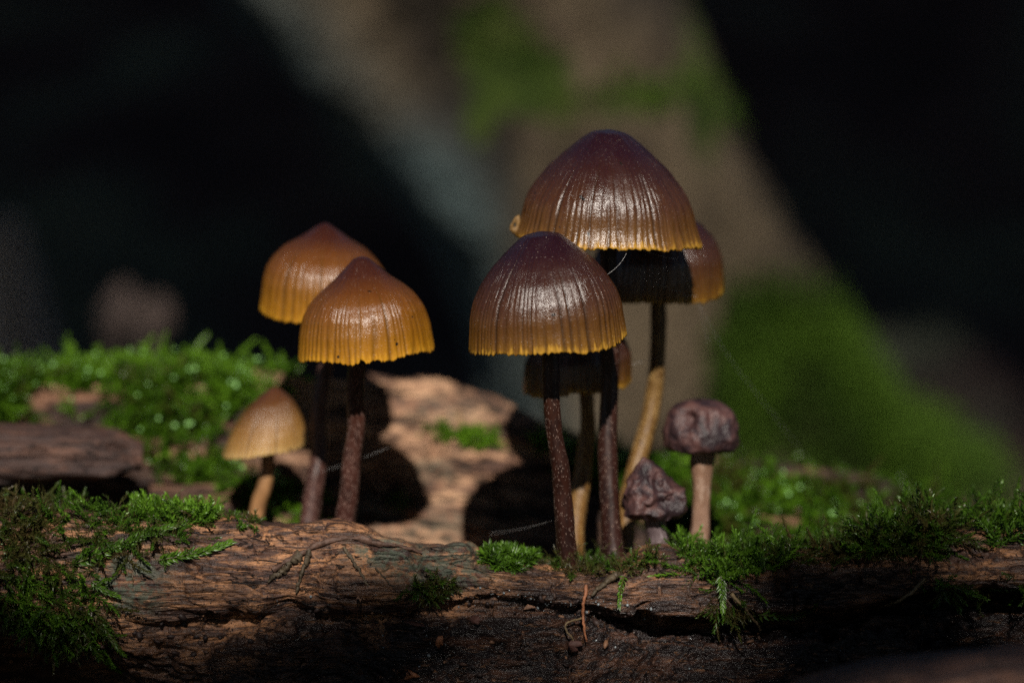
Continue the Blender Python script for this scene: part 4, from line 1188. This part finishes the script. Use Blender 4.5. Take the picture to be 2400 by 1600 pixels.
thread("spider thread between the bent yellowish stem and the shaded small cap", [(1425, 862), (1535, 838)], [1.45, 2.5], 0.0015)
thread("spider thread reaching from the white flecked stem toward the fallen branch", [(1292, 1220), (1150, 1250)], [0.05, 2.0], 0.0016)
thread("fine spider thread strung between the two amber mushroom stems", [(725, 1112), (920, 1045)], [2.2, 1.2], 0.0011)

# small dark holes chewed into the shaded cap are geometry: two dark beetle-bored pits
# ------------------------------------------------------------------ leaning trunk behind
def trunk_material():
    m = NT("mossy_bark")
    iso = m.coord((CM, CM, CM))
    al = m.coord((CM * 0.9, CM * 0.9, CM * 0.35))
    n1 = m.noise(al, 0.36, 5, 0.62)
    n2 = m.noise(iso, 2.5, 4, 0.6)
    bark = m.ramp(n1, [(0.38, (0.030, 0.024, 0.017)), (0.5, (0.105, 0.079, 0.049)), (0.68, (0.18, 0.135, 0.085))])
    bark = m.mix(m.math('MULTIPLY', m.band(n2, 0.5, 0.7), 0.5), bark, (0.07, 0.052, 0.042))
    bark = m.mix(m.attr("grey"), bark, (0.072, 0.100, 0.100))
    mo = m.band(m.math('ADD', m.attr("mossy"), m.math('MULTIPLY', m.math('SUBTRACT', m.noise(iso, 0.9, 4, 0.65), 0.5), 1.5)), 0.38, 0.62)
    green = m.ramp(m.noise(iso, 0.8, 4, 0.6), [(0.35, (0.022, 0.040, 0.008)), (0.55, (0.055, 0.085, 0.012)), (0.75, (0.10, 0.105, 0.035))])
    c = m.mix(mo, bark, green)
    return m.done(c, 0.85, m.bump(m.math('ADD', n1, n2), 0.5), 0.2)
MAT["trunk"] = trunk_material()

def build_trunk():
    rows = [(-900, -420, 1150), (-500, 0, 1370), (0, 520, 1600), (160, 660, 1655), (300, 775, 1700), (480, 950, 1800), (640, 1075, 1890), (800, 1130, 1990), (950, 1165, 2110), (1080, 1190, 2270), (1200, 1200, 2450), (1420, 1180, 2700)]
    Yc = 30.0
    rows = np.array(rows, float)
    nz, nt = 220, 200
    py = np.linspace(rows[0, 0], rows[-1, 0], nz)
    k = np.ones(15) / 15
    l = np.convolve(np.pad(np.interp(py, rows[:, 0], rows[:, 1]), 7, mode='edge'), k, 'valid')
    r = np.convolve(np.pad(np.interp(py, rows[:, 0], rows[:, 2]), 7, mode='edge'), k, 'valid')
    Lp = np.array([P(a, b, Yc) for a, b in zip(l, py)])
    Rp = np.array([P(a, b, Yc) for a, b in zip(r, py)])
    C, hw = (Lp + Rp) / 2, (Rp - Lp)[:, 0] / 2
    th = np.linspace(0, 2 * np.pi, nt, endpoint=False)
    sq = lambda v: np.sign(v) * np.abs(v) ** 0.72
    V = C[:, None] + (hw[:, None] * sq(np.cos(th))[None])[..., None] * np.array([1, 0, 0]) + (np.minimum(hw, 4.0)[:, None] * sq(np.sin(th))[None])[..., None] * np.array([0, 1, 0])
    x, y, z = V[..., 0], V[..., 1], V[..., 2]
    n = np.stack([np.cos(th)[None] + 0 * x, np.sin(th)[None] + 0 * x, 0 * x], -1)
    d = 0.35 * fbm(x * 0.35, y * 0.35, z * 0.2, 4, 201) + 0.12 * fbm(x * 1.5, y * 1.5, z * 0.6, 4, 211) + 0.25 * np.sin(th * 5 + z * 0.05)[...]
    V = V + n * d[..., None]
    a, b, _ = proj(V)
    def blob(cx, cy, rx, ry):
        return np.exp(-(((a - cx) / rx) ** 2 + ((b - cy) / ry) ** 2))
    mossy = 0.62 * blob(1300, 210, 150, 120) + 0.55 * blob(1520, 230, 130, 90) + 0.75 * blob(1130, 80, 170, 120) + 0.7 * blob(1120, 300, 50, 90) + 1.1 * blob(1790, 800, 140, 170) + 1.0 * blob(1960, 960, 160, 140) + 0.9 * blob(2150, 1080, 180, 90) + 0.8 * blob(1720, 1000, 80, 160) + 0.8 * blob(1990, 860, 110, 110) + 0.8 * blob(2200, 1060, 200, 110) + 0.5 * blob(1620, 80, 40, 200) + 0.6 * blob(1670, 280, 40, 120)
    mossy -= 0.9 * blob(1400, 60, 60, 70) + 0.5 * blob(1930, 1010, 90, 45)
    mossy += 0.35 * sstep(0.3, 0.9, np.sin(th)[None] + 0 * x)
    grey = np.clip(sstep(0.35, 0.0, (a - l[:, None]) / (r - l)[:, None]) * 0.9 + 0.9 * blob(1000, 430, 120, 120) + 0.5 * blob(1110, 560, 80, 120), 0, 1)
    root = empty("leaning_tree", C[-1], "thick leaning mossy tree trunk blurred behind the mushrooms", "tree")
    F = [grid_faces(nz, nt, False, True, flip=True)]
    obj("trunk", make_mesh("trunk", V, F, attrs={"mossy": np.clip(mossy, 0, 1), "grey": grey}), MAT["trunk"], root)
    # moss cushions standing off the bark
    Vn = n.reshape(-1, 3)
    G = V.reshape(-1, 3)
    rr = np.random.default_rng(8)
    w = np.clip(mossy.ravel() - 0.35, 0, None) * (n[..., 1].ravel() < 0.3) * np.where(b.ravel() > 560, 1.0, 0.12)
    i = rr.choice(len(G), 3200, p=w / w.sum())
    big = [(p[0] * 1.5, p[1], p[2]) for p in PROTO["blunt"][:4]]
    Vm, Fm, Tm = scatter(big, G[i], Vn[i] + rr.normal(0, .5, (len(i), 3)) + np.array([0, 0, 0.2]), rr.uniform(0.6, 1.1, len(i)), np.clip(0.60 + 0.3 * vn(G[i, 0], G[i, 1], G[i, 2], 5), 0, 1), rr)
    o = obj("trunk_moss", make_mesh("trunk_moss", Vm, Fm, attrs={"tint": Tm}), MAT["moss_trunk"], root)
    o["kind"] = "stuff"
build_trunk()

# ------------------------------------------------------------------ dim woodland behind
def tree_bark(name, c):
    return plain(name, c, 0.45, 0.5, 0.9, 0.6, 0.2, (1, 1, 0.25))
MAT["bark"] = tree_bark("grey_bark", (0.14, 0.10, 0.08))
MAT["pale_bark"] = tree_bark("pale_bark", (0.15, 0.11, 0.095))

def ragged_post(name, label, cat, base, top, r0, r1, mat, seed, ns=40, n=60):
    path = smooth_path([base, 0.5 * (base + top) + np.array([0.3, 0, 0]), top], n)
    V, F, uv = tube(path, np.linspace(r0, r1, n), ns, 0.12, seed)
    return obj(name, make_mesh(name, V, F, uv), mat, label=label, cat=cat)

b = P(20, 1000, 38.0); t_ = P(-30, 520, 38.0)
root = empty("stump", [b[0], b[1], float(ground_z(b[0], b[1]))], "blurred grey brown stump at the left beyond the fallen branch", "stump")
path = smooth_path([[b[0] + 1.0, b[1], float(ground_z(b[0], b[1])) - 1], b, t_], 60)
V, F, uv = tube(path, np.linspace(2.0, 0.9, 60), 36, 0.15, 4)
obj("trunk", make_mesh("trunk", V, F, uv), tree_bark("weathered_stump", (0.36, 0.30, 0.26)), root)
def dead_leaf(label, px, py, Y, w, h, seed):
    """curled upright dead leaf"""
    r = np.random.default_rng(seed)
    c = P(px, py, Y)
    gz = float(ground_z(c[0], c[1]))
    u, v = np.meshgrid(np.linspace(0, 1, 24), np.linspace(-1, 1, 15), indexing='ij')
    wid = w * np.sin(np.pi * (0.06 + 0.92 * u)) ** 0.7 * (1 + 0.10 * np.sin(u * 31))
    X = v * wid
    Yy = 0.5 * w * v * v + 0.5 * h * (u - 0.5) ** 2 + 0.1 * w * fbm(u * 3, v * 2, None, 3, seed)
    Z = h * (u - 0.5)
    G = np.stack([X, Yy, Z], -1) @ np.array(Matrix.Rotation(0.25, 3, 'Y')).T + c
    n = grid_normals(G)
    V = np.concatenate([G.reshape(-1, 3), (G + n * 0.03).reshape(-1, 3)])
    f = grid_faces(24, 15)
    rootl = empty("dead_leaf", [c[0], c[1], gz], label, "leaf")
    obj("blade", make_mesh("blade", V, np.concatenate([f, f[:, ::-1] + 360])), MAT["pale_bark"], rootl)
    bot = G[0, 7]
    tv, tf, tu = tube(smooth_path([[bot[0] - 0.3, bot[1], gz - 0.3], 0.5 * (bot + np.array([bot[0], bot[1], gz])), bot + np.array([0, 0, 0.2])], 20), 0.16, 8)
    obj("stalk", make_mesh("stalk", tv, tf, tu), MAT["pale_bark"], rootl)
dead_leaf("curled pale dead leaf standing blurred behind the left moss carpet", 275, 745, 30.0, 0.42, 1.6, 3)
dead_leaf("small dim dead leaf right of the curled pale one", 360, 745, 33.0, 0.40, 1.0, 5)

# ------------------------------------------------------------------ unseen leaves and trees added to shade the spot
A_AX = np.cross(np.array([0, 0, 1.0]), -TO_SUN)
A_AX /= np.linalg.norm(A_AX)
if A_AX[0] < 0:
    A_AX = -A_AX
B_AX = np.cross(A_AX, -TO_SUN)
if B_AX[2] < 0:
    B_AX = -B_AX

def leaf_mesh(ll, ww):
    u = np.array([0, .3, .65, 1.0])
    wd = np.array([0.04, 1, .75, 0.0]) * ww / 2
    V = []
    for q, w in zip(u, wd):
        V += [(-w, q * ll, 0.06 * ww), (0, q * ll, -0.02 * ww), (w, q * ll, 0.06 * ww)]
    F = []
    for k in range(3):
        for j in range(2):
            a = k * 3 + j
            F.append((a, a + 1, a + 4, a + 3))
    return np.array(V), np.array(F)

LEAFMAT = NT("green_leaf")
_iso = LEAFMAT.coord((CM, CM, CM))
LEAFMAT = LEAFMAT.done(LEAFMAT.ramp(LEAFMAT.noise(_iso, 0.12, 3), [(0.3, (0.03, 0.06, 0.012)), (0.7, (0.06, 0.10, 0.02))]), 0.5, None, 0.4)

def gap(p, u):
    """True where a leaf or twig may hang, False in the opening shaped to pass the sunbeam"""
    a, b = p @ A_AX, p @ B_AX
    low = -1.85 - 0.75 * np.exp(-((a + 2.9) / 1.6) ** 2)
    low2 = (a > 2.5) & (a < 9) & (b > -9.5) & (b < -5.6)                                # chink cut lower down to light the near slab
    return ~low2 & ~((a > np.where(b > 6, -7.0, -10.5)) & (a < 15) & (b > low) & (b < 25))

def veil(n, r):
    """spots for unseen far foliage added to half shade everything round the sunlit patch; u, v in beam coordinates"""
    a, b = r.uniform(-14, 18, n), r.uniform(-9, 27, n)
    core = (np.abs(a + 0.2) / 6.2) ** 4 + (np.abs(b - 0.7) / 5.6) ** 4 < 1
    a, b = a[~core], b[~core]
    s_ = r.uniform(560, 680, len(a))
    return s_[:, None] * TO_SUN + a[:, None] * A_AX + b[:, None] * B_AX

def leaves(name, pos, ll, ww, parent, r, free=False):
    V, F = leaf_mesh(ll, ww)
    n = len(pos)
    d = r.normal(0, 1, (n, 3))
    R = frames(d, r.uniform(0, 6.28, n))
    sc = r.uniform(0.7, 1.2, n)
    W = pos[:, None] + sc[:, None, None] * np.einsum('vk,nkj->nvj', V, R)
    u = r.random(n)
    keep = np.all(np.stack([gap(W[:, k], u) for k in range(0, 12)], 1), 1)
    W = W if free else W[keep]
    n = len(W)
    FF = (F[None] + (np.arange(n) * len(V))[:, None, None]).reshape(-1, 4)
    o = obj(name, make_mesh(name, W.reshape(-1, 3), FF), LEAFMAT, parent)
    o["kind"] = "stuff"
    return o

def shade_screen():  # unseen leaf screen added to shade the log, gap shaped for the beam
    r = np.random.default_rng(77)
    c = TO_SUN * 105
    base = np.array([c[0], c[1], float(ground_z(c[0], c[1]))])
    root = empty("added_leaf_screen", base, "unseen leafy screen added to shade the rotting log, its gap shaped to pass the sun", "shade_screen")
    n = 30000
    s = r.uniform(85, 150, n)
    a = r.uniform(-65, 65, n)
    bb = r.uniform(-65, 85, n)
    pos = s[:, None] * TO_SUN + a[:, None] * A_AX + bb[:, None] * B_AX
    pos = pos[pos[:, 2] > -7]
    leaves("foliage", pos, 4.3, 2.9, root, r)
    for k in range(9):
        ang = (k - 4) * 0.22
        p1 = base + np.array([math.sin(ang) * 12, -4, 40])
        p2 = base + np.array([math.sin(ang) * 60 + (9 if ang >= 0 else -9), -10 + 6 * (k % 3), 120])
        V, F, uv = tube(smooth_path([base + np.array([k - 4, 0, -2]), p1, p2], 30), np.linspace(1.1, 0.3, 30), 8)
        if np.all(gap(V, np.ones(len(V)))):
            obj("branch", make_mesh("branch", V, F, uv), MAT["bark"], root)
shade_screen()

def shade_tree(label, x, y, h, tr, crown_r, crown_h, n, seed, lean=(0, 0), thin=0):  # unseen trees, added so their crowns block most of the sky
    r = np.random.default_rng(seed)
    gz = float(ground_z(x, y))
    root = empty("shade_tree", [x, y, gz], label, "tree", "unseen trees added for shade")
    top = np.array([x + lean[0], y + lean[1], gz + h])
    V, F, uv = tube(smooth_path([[x, y, gz - 10], [x + 0.4 * lean[0] + 3, y + 0.4 * lean[1], gz + h * 0.4], top], 50), np.linspace(tr, tr * 0.35, 50), 20, 0.12, seed)
    obj("trunk", make_mesh("trunk", V, F, uv), MAT["bark"], root)
    for k in range(5):
        a = k * 1.256 + r.uniform(0, 1)
        p0 = np.array([x, y, gz]) + (top - np.array([x, y, gz])) * (0.6 + 0.07 * k)
        p1 = p0 + np.array([math.cos(a) * crown_r * .7, math.sin(a) * crown_r * .7, crown_h * .3])
        V, F, uv = tube(smooth_path([p0, 0.5 * (p0 + p1) + np.array([0, 0, 12]), p1], 20), np.linspace(tr * .3, tr * .08, 20), 8)
        obj("limb", make_mesh("limb", V, F, uv), MAT["bark"], root)
    q = r.normal(0, 1, (n, 3))
    q /= np.linalg.norm(q, axis=1, keepdims=True)
    q *= r.uniform(0.25, 1, n)[:, None] ** 0.5
    pos = top + q * np.array([crown_r, crown_r, crown_h])
    leaves("crown", pos, 19, 12, root, r)
    if thin:
        leaves("shade_veil", veil(thin, r), 4.2, 2.9, root, r, True)  # sparse leaves added far up the beam to half shade the surroundings

shade_tree("unseen tree added for shade, on the bank beyond the blurred stump", -120, 330, 430, 15, 300, 110, 9000, 1, (30, -90))
shade_tree("unseen tree added for shade, on the bank beyond the mossy foot of the leaning trunk", 230, 300, 440, 17, 300, 110, 9000, 2, (-40, -60))
shade_tree("unseen tree added for shade, beside the mossy end of the rotting log near the broken branch", -290, 30, 420, 16, 290, 110, 9000, 3, (80, 0))
shade_tree("unseen tree added for shade, beside the end of the rotting log near the bark slab", 300, 0, 430, 16, 290, 110, 9000, 4, (-90, 0))
shade_tree("slanting unseen tree added for shade, on the side of the amber mushrooms", -230, -330, 430, 16, 280, 110, 7500, 5, (40, 40))
shade_tree("slanting unseen tree added for shade, on the side of the shrivelled mushrooms", 260, -360, 430, 16, 280, 110, 7500, 6, (-20, 40), 230)
